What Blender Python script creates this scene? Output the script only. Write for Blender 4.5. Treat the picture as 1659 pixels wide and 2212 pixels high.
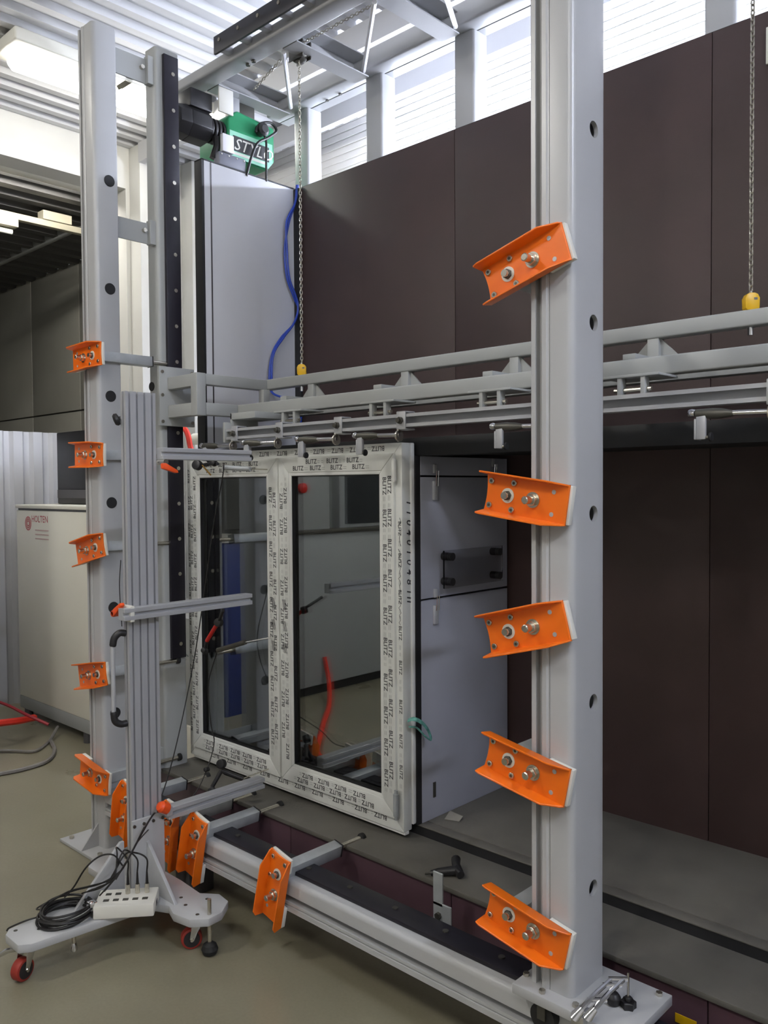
import bpy, bmesh, math, random
from mathutils import Vector, Matrix, Quaternion

for o in list(bpy.data.objects):
    bpy.data.objects.remove(o, do_unlink=True)
random.seed(7)
SC = bpy.context.scene
COL = SC.collection
PI = math.pi

# ------------------------------------------------------------------ camera
F_PX, YAW, PITCH, ROLL, CAM_H = 1820.0, math.radians(43.41), math.radians(1.744), math.radians(-.385), 1.67
_fw = Vector((-math.sin(YAW), math.cos(YAW), 0)); _r = Vector((math.cos(YAW), math.sin(YAW), 0)); _up = Vector((0, 0, 1))
FW = _fw * math.cos(PITCH) - _up * math.sin(PITCH)
_u2 = _up * math.cos(PITCH) + _fw * math.sin(PITCH)
RT = _r * math.cos(ROLL) + _u2 * math.sin(ROLL)
UP = _u2 * math.cos(ROLL) - _r * math.sin(ROLL)
CAMP = Vector((0, 0, CAM_H))
cd = bpy.data.cameras.new('camera'); cam = bpy.data.objects.new('camera', cd); COL.objects.link(cam)
cd.sensor_fit = 'VERTICAL'; cd.sensor_height = 36.0; cd.lens = F_PX / 2212 * 36.0
cd.clip_start = .05; cd.clip_end = 100
m = Matrix.Identity(4)
for i in range(3):
    m[i][0] = RT[i]; m[i][1] = UP[i]; m[i][2] = -FW[i]; m[i][3] = CAMP[i]
cam.matrix_world = m
SC.camera = cam

def at(px, py, ax, val):
    """photo pixel -> world point on the plane  axis = val"""
    d = (px - 829.5) / F_PX * RT - (py - 1106) / F_PX * UP + FW
    t = (val - CAMP[ax]) / d[ax]
    return CAMP + d * t

# ------------------------------------------------------------------ world, exposure, lights
w = bpy.data.worlds.new('world'); SC.world = w; w.use_nodes = True
w.node_tree.nodes['Background'].inputs[0].default_value = (.55, .58, .62, 1)
w.node_tree.nodes['Background'].inputs[1].default_value = .25
SC.view_settings.view_transform = 'Standard'; SC.view_settings.look = 'None'
SC.view_settings.gamma = 1.0; SC.view_settings.use_curve_mapping = False
SC.view_settings.exposure = 0.88

WARM = (255, 250, 232); COOL = (226, 234, 255); NEUT = (255, 252, 246)
LAMPS = [   # ceiling lamps (they light the room): centre x, y, emission strength, colour
    (-4.80, 2.38, 9, NEUT), (-4.80, 3.03, 12, NEUT), (-4.80, .6, 18, NEUT),  # third one is added out of view to brighten the white cabinet
    (-3.2, -.8, 95, NEUT), (-.2, -1.1, 100, NEUT), (1.9, 1.0, 190, COOL), (-1.2, -3.2, 70, NEUT)]
HALL_FILL_STRENGTH = 85
WALL_LAMPS = [-3.25, -1.85, -.45]
WALL_LAMP_STRENGTH = 170

# ------------------------------------------------------------------ materials
def lin(c):
    return tuple(((v / 255) / 12.92 if v / 255 <= .04045 else (((v / 255) + .055) / 1.055) ** 2.4) for v in c)
MATS = {}
def mat(name, rgb, rough=.5, metal=0.0, vary=.08, scale=6.0, bump=0.0, bscale=60.0, emit=0.0, spec=.5, rvary=0.0, alpha=1.0):
    if name in MATS: return MATS[name]
    M = bpy.data.materials.new(name); M.use_nodes = True
    nt = M.node_tree; b = nt.nodes['Principled BSDF']
    c = lin(rgb)
    b.inputs['Roughness'].default_value = rough; b.inputs['Metallic'].default_value = metal
    b.inputs['Specular IOR Level'].default_value = spec
    tc = nt.nodes.new('ShaderNodeTexCoord')
    if vary:
        nz = nt.nodes.new('ShaderNodeTexNoise'); nz.inputs['Scale'].default_value = scale; nz.inputs['Detail'].default_value = 6
        nt.links.new(tc.outputs['Object'], nz.inputs['Vector'])
        cr = nt.nodes.new('ShaderNodeValToRGB')
        cr.color_ramp.elements[0].position = .3; cr.color_ramp.elements[1].position = .7
        cr.color_ramp.elements[0].color = tuple(v * (1 - vary) for v in c) + (1,)
        cr.color_ramp.elements[1].color = tuple(min(1, v * (1 + vary)) for v in c) + (1,)
        nt.links.new(nz.outputs['Fac'], cr.inputs['Fac']); nt.links.new(cr.outputs['Color'], b.inputs['Base Color'])
        if rvary:
            mr = nt.nodes.new('ShaderNodeMapRange'); mr.inputs['To Min'].default_value = rough - rvary; mr.inputs['To Max'].default_value = rough + rvary
            nt.links.new(nz.outputs['Fac'], mr.inputs['Value']); nt.links.new(mr.outputs['Result'], b.inputs['Roughness'])
    else:
        b.inputs['Base Color'].default_value = c + (1,)
    if bump:
        n2 = nt.nodes.new('ShaderNodeTexNoise'); n2.inputs['Scale'].default_value = bscale; n2.inputs['Detail'].default_value = 4
        nt.links.new(tc.outputs['Object'], n2.inputs['Vector'])
        bp = nt.nodes.new('ShaderNodeBump'); bp.inputs['Strength'].default_value = bump; bp.inputs['Distance'].default_value = .002
        nt.links.new(n2.outputs['Fac'], bp.inputs['Height']); nt.links.new(bp.outputs['Normal'], b.inputs['Normal'])
    if emit:
        b.inputs['Emission Color'].default_value = c + (1,); b.inputs['Emission Strength'].default_value = emit
    MATS[name] = M
    return M
G_PAINT = mat('grey_powder_coat', (176, 177, 178), .30, 0, .03, 3, .12, 400)
G_PAINT2 = mat('grey_paint_frame', (167, 169, 167), .42, 0, .04, 3, .12, 300)
ALU = mat('anodised_aluminium', (186, 187, 190), .42, .35, .03, 5, .05, 500)
ZINC = mat('galvanised_steel', (176, 180, 182), .42, .3, .12, 18, .05, 200)
STEEL = mat('bright_steel', (205, 200, 188), .25, .95, .06, 12)
CHROME = mat('chrome', (215, 215, 218), .12, 1.0, .03, 10)
DARKSTEEL = mat('dark_steel', (92, 90, 84), .45, .7, .1, 12)
ORANGE = mat('orange_paint', (236, 112, 18), .36, 0, .05, 10, .15, 90)
ORPLA = mat('orange_plastic', (238, 84, 26), .4, 0, .04, 10)
WPLA = mat('white_plastic', (222, 220, 210), .5, 0, .03, 8)
UPVC = mat('white_upvc', (226, 226, 222), .32, 0, .02, 6)
TAPE = mat('protective_film', (218, 219, 214), .42, 0, .05, 14, .06, 120)
INK = mat('black_ink', (62, 62, 64), .6, 0, 0)
INKG = mat('grey_ink', (150, 150, 148), .6, 0, 0)
BLACKP = mat('black_plastic', (30, 29, 31), .45, 0, .1, 20)
RUBBER = mat('black_rubber', (24, 24, 25), .7, 0, .1, 20, .1, 200)
BLACKM = mat('black_rail', (30, 27, 36), .4, .2, .1, 8)
BROWN = mat('brown_film_plywood', (60, 44, 42), .5, 0, .12, 4, .25, 700, rvary=.06)
PURPLE = mat('brown_film_plywood_glossy', (84, 62, 70), .3, 0, .14, 5, .15, 500)
PANELW = mat('white_sandwich_panel', (206, 207, 212), .4, 0, .02, 3)
PANELG = mat('grey_sandwich_panel', (150, 151, 160), .42, 0, .04, 4)
SEAL = mat('black_seal', (26, 26, 28), .6, 0, .1, 10)
BOARD = mat('grey_board', (95, 92, 85), .6, 0, .18, 5, .3, 60, rvary=.08)
BLUEH = mat('blue_hose', (36, 66, 168), .35, 0, .05, 10)
YELLOW = mat('yellow_plastic', (226, 178, 14), .4, 0, .06, 20)
GREEN = mat('green_paint', (38, 150, 100), .4, 0, .06, 10)
LGREEN = mat('pale_green_label', (150, 214, 186), .45, 0, .04, 10)
CHAINM = mat('chain_steel', (176, 172, 160), .3, .9, .1, 30)
CEILM = mat('white_trapezoid_sheet', (192, 192, 193), .45, 0, .03, 2)
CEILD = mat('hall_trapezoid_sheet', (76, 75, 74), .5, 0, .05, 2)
WALLW = mat('white_siding', (216, 214, 210), .55, 0, .03, 3)
WALLC = mat('cream_wall', (204, 203, 197), .6, 0, .03, 3)
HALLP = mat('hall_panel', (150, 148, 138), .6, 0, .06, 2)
CABW = mat('white_cabinet', (222, 219, 206), .4, 0, .02, 3)
CABP = mat('cream_conduit', (172, 166, 146), .5, 0, .05, 6)
CABG = mat('grey_cabinet', (150, 152, 150), .45, 0, .04, 3)
CORR = mat('corrugated_sheet', (200, 201, 206), .4, .1, .04, 3)
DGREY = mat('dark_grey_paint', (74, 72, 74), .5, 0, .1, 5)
BLUEC = mat('blue_cabinet_paint', (40, 52, 108), .4, 0, .06, 4)
RED = mat('red_paint', (196, 36, 28), .4, 0, .06, 10)
REDH = mat('red_hose', (225, 44, 22), .45, 0, .06, 10)
PINKT = mat('red_print', (196, 92, 100), .6, 0, 0)
CABLE = mat('black_cable', (24, 22, 22), .5, 0, .1, 30)
GCABLE = mat('grey_cable', (120, 116, 112), .5, 0, .1, 20)
TEAL = mat('green_white_strap', (92, 150, 138), .5, 0, .5, 60)
LAMPC = mat('lamp_tube', COOL, .4, 0, 0, emit=WALL_LAMP_STRENGTH)
TUBEOFF = mat('unlit_tube', (206, 206, 196), .3, 0, .02, 6)
BRASS = mat('brass_rod', (214, 168, 90), .25, .9, .05, 10)
PAPER = mat('paper', (140, 136, 126), .8, 0, .04, 10)
WHITEBAR = mat('white_flat_bar', (236, 236, 240), .4, 0, .02, 5)
DARKGL = mat('dark_window_glass', (30, 33, 38), .08, 0, .1, 3)

def floor_mat():
    M = bpy.data.materials.new('epoxy_floor'); M.use_nodes = True; nt = M.node_tree; b = nt.nodes['Principled BSDF']
    tc = nt.nodes.new('ShaderNodeTexCoord')
    n1 = nt.nodes.new('ShaderNodeTexNoise'); n1.inputs['Scale'].default_value = 1.6; n1.inputs['Detail'].default_value = 5
    n2 = nt.nodes.new('ShaderNodeTexNoise'); n2.inputs['Scale'].default_value = 90; n2.inputs['Detail'].default_value = 3
    cr = nt.nodes.new('ShaderNodeValToRGB')
    cr.color_ramp.elements[0].position = .35; cr.color_ramp.elements[0].color = lin((122, 117, 98)) + (1,)
    cr.color_ramp.elements[1].position = .7; cr.color_ramp.elements[1].color = lin((136, 131, 111)) + (1,)
    nt.links.new(tc.outputs['Object'], n1.inputs['Vector']); nt.links.new(tc.outputs['Object'], n2.inputs['Vector'])
    nt.links.new(n1.outputs['Fac'], cr.inputs['Fac'])
    mx = nt.nodes.new('ShaderNodeMixRGB'); mx.blend_type = 'OVERLAY'; mx.inputs['Fac'].default_value = .12
    nt.links.new(cr.outputs['Color'], mx.inputs[1]); nt.links.new(n2.outputs['Fac'], mx.inputs[2])
    nt.links.new(mx.outputs['Color'], b.inputs['Base Color'])
    mr = nt.nodes.new('ShaderNodeMapRange'); mr.inputs['To Min'].default_value = .22; mr.inputs['To Max'].default_value = .38
    nt.links.new(n1.outputs['Fac'], mr.inputs['Value']); nt.links.new(mr.outputs['Result'], b.inputs['Roughness'])
    return M
FLOORM = floor_mat()
def glass_mat(name, tint=(.93, .96, .95), ior=1.52):
    M = bpy.data.materials.new(name); M.use_nodes = True; nt = M.node_tree; b = nt.nodes['Principled BSDF']
    b.inputs['Base Color'].default_value = tint + (1,); b.inputs['Roughness'].default_value = .01
    b.inputs['Transmission Weight'].default_value = 1.0; b.inputs['IOR'].default_value = ior
    return M
GLASS = glass_mat('coated_glass', (.80, .84, .84), 2.3)
ACRYL = glass_mat('clear_acrylic', (.78, .78, .8), 1.45)

# ------------------------------------------------------------------ mesh helpers
class MB:
    def __init__(s): s.v = []; s.f = []
    def add(s, vs, fs, M=None):
        k = len(s.v)
        s.v += [tuple(M @ Vector(p)) if M else tuple(p) for p in vs]
        s.f += [tuple(i + k for i in f) for f in fs]
        return s
    def box(s, a, b, M=None):
        x0, y0, z0 = [min(a[i], b[i]) for i in range(3)]; x1, y1, z1 = [max(a[i], b[i]) for i in range(3)]
        return s.add([(x0, y0, z0), (x1, y0, z0), (x1, y1, z0), (x0, y1, z0), (x0, y0, z1), (x1, y0, z1), (x1, y1, z1), (x0, y1, z1)],
              [(0, 3, 2, 1), (4, 5, 6, 7), (0, 1, 5, 4), (1, 2, 6, 5), (2, 3, 7, 6), (3, 0, 4, 7)], M)
    def cyl(s, p, q, r, r2=None, n=16, M=None, phase=0.0):
        p = Vector(p); q = Vector(q); r2 = r if r2 is None else r2
        d = (q - p).normalized(); a = d.orthogonal().normalized(); b = d.cross(a)
        vs = []
        for c, rr in ((p, r), (q, r2)):
            for i in range(n):
                t = 2 * PI * i / n + phase; vs.append(c + a * math.cos(t) * rr + b * math.sin(t) * rr)
        fs = [(i, (i + 1) % n, n + (i + 1) % n, n + i) for i in range(n)]
        fs += [tuple(range(n - 1, -1, -1)), tuple(range(n, 2 * n))]
        return s.add(vs, fs, M)
    def hexa(s, p, q, r, M=None): return s.cyl(p, q, r, n=6, M=M)
    def ring(s, p, q, r, ri, n=24, M=None):
        p = Vector(p); q = Vector(q); d = (q - p).normalized(); a = d.orthogonal().normalized(); b = d.cross(a)
        vs = []
        for c, rr in ((p, r), (q, r), (q, ri), (p, ri)):
            for i in range(n):
                t = 2 * PI * i / n; vs.append(c + a * math.cos(t) * rr + b * math.sin(t) * rr)
        fs = []
        for k in range(4):
            k2 = (k + 1) % 4
            fs += [(k * n + i, k * n + (i + 1) % n, k2 * n + (i + 1) % n, k2 * n + i) for i in range(n)]
        return s.add(vs, fs, M)
    def prism(s, poly, ax, lo, hi, M=None):
        """poly: 2D points in the two other axes (order: cyclic axes after ax)"""
        n = len(poly)
        o = [(ax + 1) % 3, (ax + 2) % 3]
        vs = []
        for h in (lo, hi):
            for (a, b) in poly:
                p = [0, 0, 0]; p[ax] = h; p[o[0]] = a; p[o[1]] = b; vs.append(tuple(p))
        ar = sum(poly[i][0] * poly[(i + 1) % n][1] - poly[(i + 1) % n][0] * poly[i][1] for i in range(n))
        fs = [(i, (i + 1) % n, n + (i + 1) % n, n + i) for i in range(n)] + [tuple(range(n - 1, -1, -1)), tuple(range(n, 2 * n))]
        if ar < 0: fs = [tuple(reversed(f)) for f in fs]
        return s.add(vs, fs, M)
    def path(s, pts, r, n=8, closed=False, M=None, flat=1.0):
        pts = [Vector(p) for p in pts]; m_ = len(pts)
        tans = []
        for i in range(m_):
            a = pts[(i - 1) % m_] if (closed or i > 0) else pts[i]
            b = pts[(i + 1) % m_] if (closed or i < m_ - 1) else pts[i]
            tans.append((b - a).normalized())
        nrm = tans[0].orthogonal().normalized(); vs = []; fs = []
        for i in range(m_):
            t = tans[i]; nrm = (nrm - t * nrm.dot(t))
            nrm = nrm.normalized() if nrm.length > 1e-6 else t.orthogonal().normalized()
            bb = t.cross(nrm)
            rr = r[i] if isinstance(r, (list, tuple)) else r
            for k in range(n):
                an = 2 * PI * k / n; vs.append(pts[i] + nrm * math.cos(an) * rr + bb * math.sin(an) * rr * flat)
        for i in range(m_ if closed else m_ - 1):
            j = (i + 1) % m_
            fs += [(i * n + k, i * n + (k + 1) % n, j * n + (k + 1) % n, j * n + k) for k in range(n)]
        if not closed: fs += [tuple(range(n - 1, -1, -1)), tuple((m_ - 1) * n + k for k in range(n))]
        return s.add(vs, fs, M)
    def lathe(s, prof, M=None, n=20):
        """prof: (r, z) bottom to top about local z"""
        vs = []; fs = []
        for (r, z) in prof:
            for i in range(n):
                t = 2 * PI * i / n; vs.append((r * math.cos(t), r * math.sin(t), z))
        for k in range(len(prof) - 1):
            fs += [(k * n + i, k * n + (i + 1) % n, (k + 1) * n + (i + 1) % n, (k + 1) * n + i) for i in range(n)]
        fs += [tuple(range(n - 1, -1, -1)), tuple((len(prof) - 1) * n + i for i in range(n))]
        return s.add(vs, fs, M)
    def build(s, name, material, parent=None, bevel=0.0, seg=2, local=False, loc=None, fix=False):
        me = bpy.data.meshes.new(name)
        vs = s.v
        if parent is not None and not local:
            wl = WLOC.get(parent.name_full, Vector((0, 0, 0)))
            vs = [(v[0] - wl.x, v[1] - wl.y, v[2] - wl.z) for v in vs]
        if loc is not None:
            vs = [(v[0] - loc[0], v[1] - loc[1], v[2] - loc[2]) for v in vs]
        me.from_pydata(vs, [], s.f)
        if bevel or fix:
            bm = bmesh.new(); bm.from_mesh(me)
            if fix: bmesh.ops.remove_doubles(bm, verts=bm.verts, dist=1e-6); bmesh.ops.recalc_face_normals(bm, faces=bm.faces)
            if bevel:
                es = [e for e in bm.edges if len(e.link_faces) == 2 and e.calc_face_angle(0) > math.radians(35)]
                bmesh.ops.bevel(bm, geom=es, offset=bevel, segments=seg, profile=.5, affect='EDGES', clamp_overlap=True)
            bm.to_mesh(me); bm.free()
        me.polygons.foreach_set('use_smooth', [True] * len(me.polygons))
        me.set_sharp_from_angle(angle=math.radians(32))
        me.materials.append(material); me.update()
        o = bpy.data.objects.new(name, me); COL.objects.link(o)
        if loc is not None: o.location = loc
        if parent is not None:
            o.parent = parent
            WLOC[o.name_full] = WLOC.get(parent.name_full, Vector((0, 0, 0)))
        elif loc is not None: WLOC[o.name_full] = Vector(loc)
        return o
WLOC = {}
def thing(name, label, cat, loc=(0, 0, 0), group=None, rot=None):
    o = bpy.data.objects.new(name, None); COL.objects.link(o); o.location = loc; o.empty_display_size = .1
    if rot: o.rotation_euler = rot
    o['label'] = label; o['category'] = cat
    if group: o['group'] = group
    WLOC[o.name_full] = Vector(loc)
    return o
def tag(o, label, cat, group=None, kind=None):
    o['label'] = label; o['category'] = cat
    if group: o['group'] = group
    if kind: o['kind'] = kind
    return o
def struct(o, label=None):
    o['kind'] = 'structure'
    if label: o['label'] = label
    return o
def dup(root, loc, rot=None, label=None):
    r = root.copy(); COL.objects.link(r); r.location = loc
    if rot: r.rotation_euler = rot
    if label: r['label'] = label
    for ch in list(root.children):
        c = ch.copy(); COL.objects.link(c); c.parent = r
        for g in list(ch.children):
            d = g.copy(); COL.objects.link(d); d.parent = c
    return r
def box(name, a, b, material, parent=None, bevel=0.0, **k): return MB().box(a, b).build(name, material, parent, bevel, **k)
def cut(o, cutters):
    for mb in cutters:
        me = bpy.data.meshes.new('cutter'); me.from_pydata(mb.v, [], mb.f)
        bm = bmesh.new(); bm.from_mesh(me); bmesh.ops.recalc_face_normals(bm, faces=bm.faces); bm.to_mesh(me); bm.free()
        c = bpy.data.objects.new('cutter', me); COL.objects.link(c)
        c.parent = o.parent
        md = o.modifiers.new('cut', 'BOOLEAN'); md.operation = 'DIFFERENCE'; md.object = c; md.solver = 'EXACT'
        bpy.context.view_layer.update()
        ev = o.evaluated_get(bpy.context.evaluated_depsgraph_get())
        new = bpy.data.meshes.new_from_object(ev)
        o.modifiers.remove(md); o.data = new
        bpy.data.objects.remove(c, do_unlink=True)
    o.data.polygons.foreach_set('use_smooth', [True] * len(o.data.polygons))
    o.data.set_sharp_from_angle(angle=math.radians(32))
def rrect(x0, x1, y0, y1, r, n=4):
    """rounded rectangle, r = radius or 4 radii for corners (x0y0, x1y0, x1y1, x0y1)"""
    rs = r if isinstance(r, (tuple, list)) else (r,) * 4
    out = []
    for (cx, cy, a0, rr) in ((x0, y0, PI, rs[0]), (x1, y0, 1.5 * PI, rs[1]), (x1, y1, 0, rs[2]), (x0, y1, .5 * PI, rs[3])):
        sx = 1 if cx == x0 else -1; sy = 1 if cy == y0 else -1
        for i in range(n + 1):
            t = a0 + .5 * PI * i / n
            out.append((cx + sx * rr + rr * math.cos(t), cy + sy * rr + rr * math.sin(t)))
    return out
def spline(pts, n=8):
    """Catmull-Rom through points"""
    P = [Vector(p) for p in pts]; P = [P[0] * 2 - P[1]] + P + [P[-1] * 2 - P[-2]]
    out = []
    for i in range(1, len(P) - 2):
        for k in range(n):
            t = k / n; a, b, c, d = P[i - 1], P[i], P[i + 1], P[i + 2]
            out.append(.5 * ((2 * b) + (c - a) * t + (2 * a - 5 * b + 4 * c - d) * t * t + (3 * b - a - 3 * c + d) * t ** 3))
    out.append(P[-2]); return out
_TXT = {}
def text_geo(s, size=1.0, bold=0.0, shear=0.0, spacing=1.0):
    """text as (verts, faces), flat in XY, left baseline at the origin"""
    key = (s, bold, shear, spacing)
    if key not in _TXT:
        c = bpy.data.curves.new('text', 'FONT'); c.body = s; c.size = 1.0; c.offset = bold; c.shear = shear; c.space_character = spacing
        c.resolution_u = 2
        o = bpy.data.objects.new('text', c); COL.objects.link(o)
        bpy.context.view_layer.update()
        me = bpy.data.meshes.new_from_object(o.evaluated_get(bpy.context.evaluated_depsgraph_get()))
        _TXT[key] = ([tuple(v.co) for v in me.vertices], [tuple(p.vertices) for p in me.polygons])
        bpy.data.objects.remove(o, do_unlink=True); bpy.data.curves.remove(c); bpy.data.meshes.remove(me)
    v, f = _TXT[key]
    return [(a * size, b * size, 0) for (a, b, _) in v], f
def frame_m(origin, xd, yd):
    xd = Vector(xd).normalized(); yd = Vector(yd).normalized(); zd = xd.cross(yd)
    M = Matrix.Identity(4)
    for i in range(3): M[i][0] = xd[i]; M[i][1] = yd[i]; M[i][2] = zd[i]; M[i][3] = origin[i]
    return M

# ================================================================== THE SETTING
struct(box('floor', (-14, -5, -.1), (4, 5, 0), FLOORM), 'olive grey polished epoxy floor')
CZ = 4.2
def trapezoid_sheet(name, x0, x1, y0, y1, z, pitch, depth, material):
    """ribs run along y"""
    vs = []; n = int((x1 - x0) / pitch) + 1; prof = []
    for i in range(n):
        x = x0 + i * pitch
        prof += [(x, 0), (x + pitch * .38, 0), (x + pitch * .5, depth), (x + pitch * .88, depth)]
    prof.append((x0 + n * pitch, 0))
    mb = MB()
    for (x, d) in prof: mb.v += [(x, y0, z + d), (x, y1, z + d)]
    for i in range(len(prof) - 1): mb.f.append((2 * i, 2 * i + 2, 2 * i + 3, 2 * i + 1))
    mb.f = [tuple(reversed(f)) for f in mb.f]
    return mb.build(name, material)
struct(trapezoid_sheet('ceiling', -5.74, 4, -5, 4.15, CZ, .145, .035, CEILM), 'white trapezoid metal roof deck')
# roof purlins under the deck behind the rig
# back wall: fine horizontal siding
def siding(name, x0, x1, y, z0, z1, pitch, depth, material):
    mb = MB(); z = z0; prof = []
    while z < z1:
        prof += [(z, 0), (z + pitch * .8, 0), (z + pitch * .86, depth), (z + pitch * .94, depth)]; z += pitch
    prof.append((z1, 0))
    for (zz, d) in prof: mb.v += [(x0, y + d, zz), (x1, y + d, zz)]
    for i in range(len(prof) - 1): mb.f.append((2 * i, 2 * i + 1, 2 * i + 3, 2 * i + 2))
    return mb.build(name, material)
struct(siding('wall_back', -5.75, 4, 4.15, 0, CZ + .06, .05, .005, WALLW), 'white wall with fine horizontal siding')
struct(box('wall_right', (4, -5, 0), (4.1, 4.2, CZ + .06), WALLW))
struct(box('wall_front', (-14, -5.1, 0), (4.1, -5, CZ + .06), WALLC))
# left side: lintel over an opening into the darker hall, white wall beyond it
struct(box('trim_1', (-5.95, -5, 3.9), (-5.75, 3.3, CZ + .06), WALLC), 'white lintel beam over the hall opening')
struct(box('wall_left', (-5.95, 3.3, 0), (-5.75, 4.2, CZ + .06), WALLC))
struct(box('trim_2', (-5.75, 3.33, 0), (-5.6, 3.52, CZ), WALLC, bevel=.004), 'white wall pilaster behind the guide column')
struct(box('trim_3', (-5.75, 3.78, 0), (-5.6, 3.96, CZ), WALLC, bevel=.004))
# hall beyond
HY = 4.15
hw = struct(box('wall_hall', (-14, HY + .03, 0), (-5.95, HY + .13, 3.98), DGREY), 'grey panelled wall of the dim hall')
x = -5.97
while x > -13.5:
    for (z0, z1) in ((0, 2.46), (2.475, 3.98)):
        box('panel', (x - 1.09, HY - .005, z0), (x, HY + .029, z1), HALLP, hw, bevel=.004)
    x -= 1.105
struct(box('wall_hall_end', (-14.1, -5, 0), (-14, 4.3, 3.98), HALLP))
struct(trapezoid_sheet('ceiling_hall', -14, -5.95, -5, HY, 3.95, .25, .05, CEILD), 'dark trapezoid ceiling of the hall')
# purlins of the roof, running along x under the deck
for y in (3.32, 3.86):
    struct(MB().prism([(y, CZ - .14), (y + .05, CZ - .14), (y + .05, CZ - .135), (y + .006, CZ - .135), (y + .006, CZ - .005), (y + .05, CZ - .005), (y + .05, CZ), (y, CZ)], 0, -5.6, 3.9).build('trim_4', CEILM))

# ================================================================== CHAMBER
CB = 3.055; CF = 2.45; CX = -3.544; CT = 3.293; CFZ = .35; LED = .31; LEDY = 2.19
ch = thing('test_chamber', 'large open test chamber with dark brown plywood back wall and white side panel', 'test chamber', (-1.8, 2.7, 0))
sp = MB().box((CX - .06, CF + .012, .02), (CX, CB + .03, CT)).build('side_panel', PANELW, ch, .003); sp['label'] = 'white sandwich side panel'
se = MB().box((CX - .062, CF, .02), (CX + .001, CF + .014, CT + .004)).box((CX - .062, CF, CT), (CX + .001, CB + .03, CT + .006)).build('edge_seal', SEAL, ch); se['label'] = 'black edge strip'
MB().box((CX + .0005, CF + .05, .4), (CX + .0015, CF + .058, CT - .002)).build('panel_seam', DGREY, sp)
box('corner_seal', (CX + .0, CB - .012, CFZ), (CX + .05, CB + .002, CT - .004), SEAL, ch)
bx_ = [CX + .048, -2.432, -1.25, -.07, 1.1, 2.2]
for i in range(len(bx_) - 1):
    p_ = box('back_panel', (bx_[i] + .0015, CB, .30), (bx_[i + 1] - .0015, CB + .021, CT), BROWN, ch, .001)
MB().box((CX, CB + .005, CT - .02), (2.2, CB + .03, CT + .004)).build('back_top_strip', SEAL, ch)
box('end_panel', (2.2, CF, .02), (2.26, CB + .03, CT), PANELW, ch, .003)
# shelf across the chamber (black) and inner partition beside the window
MB().box((CX, CF, 1.787), (2.2, CF + .1, 1.857)).box((CX, CF + .1, 1.80), (2.2, CB - .02, 1.83)).build('cross_shelf', SEAL, ch, .002)
DXP = -2.136
pt = MB().box((DXP - .035, CF + .015, CFZ + .46 + .42), (DXP, CB - .015, 1.705)).build('partition_panel', PANELG, ch, .002)
MB().box((DXP - .035, CF + .015, CFZ), (DXP, CB - .015, 1.222)).build('partition_panel', PANELG, ch, .002)
MB().box((DXP - .035, CF + .015, 1.712), (DXP, CB - .015, 1.786)).build('partition_panel', PANELG, ch, .002)
MB().box((DXP - .045, CF - .012, CFZ), (DXP - .002, CF + .018, 1.787)).build('edge_seal', SEAL, ch)
# fill the gap seam between the two partition halves
# chamber floor, lip, ledge, kick panels
MB().box((CX, CF + .05, CFZ - .03), (2.2, CB + .02, CFZ)).build('floor_board', BOARD, ch, .002)
MB().box((CX, CF - .003, CFZ - .006), (2.2, CF + .044, CFZ + .0)).build('lip_strip', BOARD, ch, .002)
MB().box((CX, CF, LED - .03), (2.2, CF + .04, CFZ - .007)).build('lip_riser', SEAL, ch)
MB().box((CX - .06, LEDY, LED - .018), (2.2, CF, LED)).build('ledge_board', BOARD, ch, .002)
kx = [CX - .06, -2.62, -1.78, -.9, .1, 1.1, 2.2]
for i in range(len(kx) - 1):
    box('kick_panel', (kx[i] + .002, LEDY + .012, .0), (kx[i + 1] - .002, LEDY + .03, LED - .019), PURPLE, ch, .001)
MB().box((CX - .06, LEDY + .03, .02), (CX + .02, CF, LED - .02)).build('base_frame', DGREY, ch)
MB().box((-.99, LEDY + .0105, .19), (-.93, LEDY + .0118, .215)).build('yellow_label', YELLOW, ch)
MB().box((-1.06, CB - .012, 3.11), (-.98, CB, 3.235)).build('white_plate', WPLA, ch, .002)
# toggle latches and clear plate on the partition
def latch(y, z):
    L = MB().box((DXP, y - .012, z - .055), (DXP + .012, y + .012, z + .02)).box((DXP, y - .009, z + .05), (DXP + .01, y + .009, z + .085)).build('latch', ALU, ch, .002)
    MB().path([(DXP + .016, y - .007, z), (DXP + .02, y - .006, z + .06), (DXP + .02, y + .006, z + .06), (DXP + .016, y + .007, z)], .002, 6).build('latch_wire', CHROME, L)
for (y, z) in ((2.545, 1.67), (2.545, 1.18), (2.93, 1.70)): latch(y, z)
ac = box('acrylic_plate', (DXP + .028, 2.565, 1.265), (DXP + .036, 2.955, 1.415), ACRYL, ch); ac['label'] = 'clear acrylic plate on black knobs'
for (y, z) in ((2.60, 1.39), (2.60, 1.29), (2.92, 1.39), (2.92, 1.29)):
    MB().cyl((DXP, y, z), (DXP + .05, y, z), .016, n=16).build('plate_knob', BLACKP, ac)
box('vent_slot', (DXP, 2.53, .435), (DXP + .003, 2.545, .495), DARKSTEEL, ch)

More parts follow.
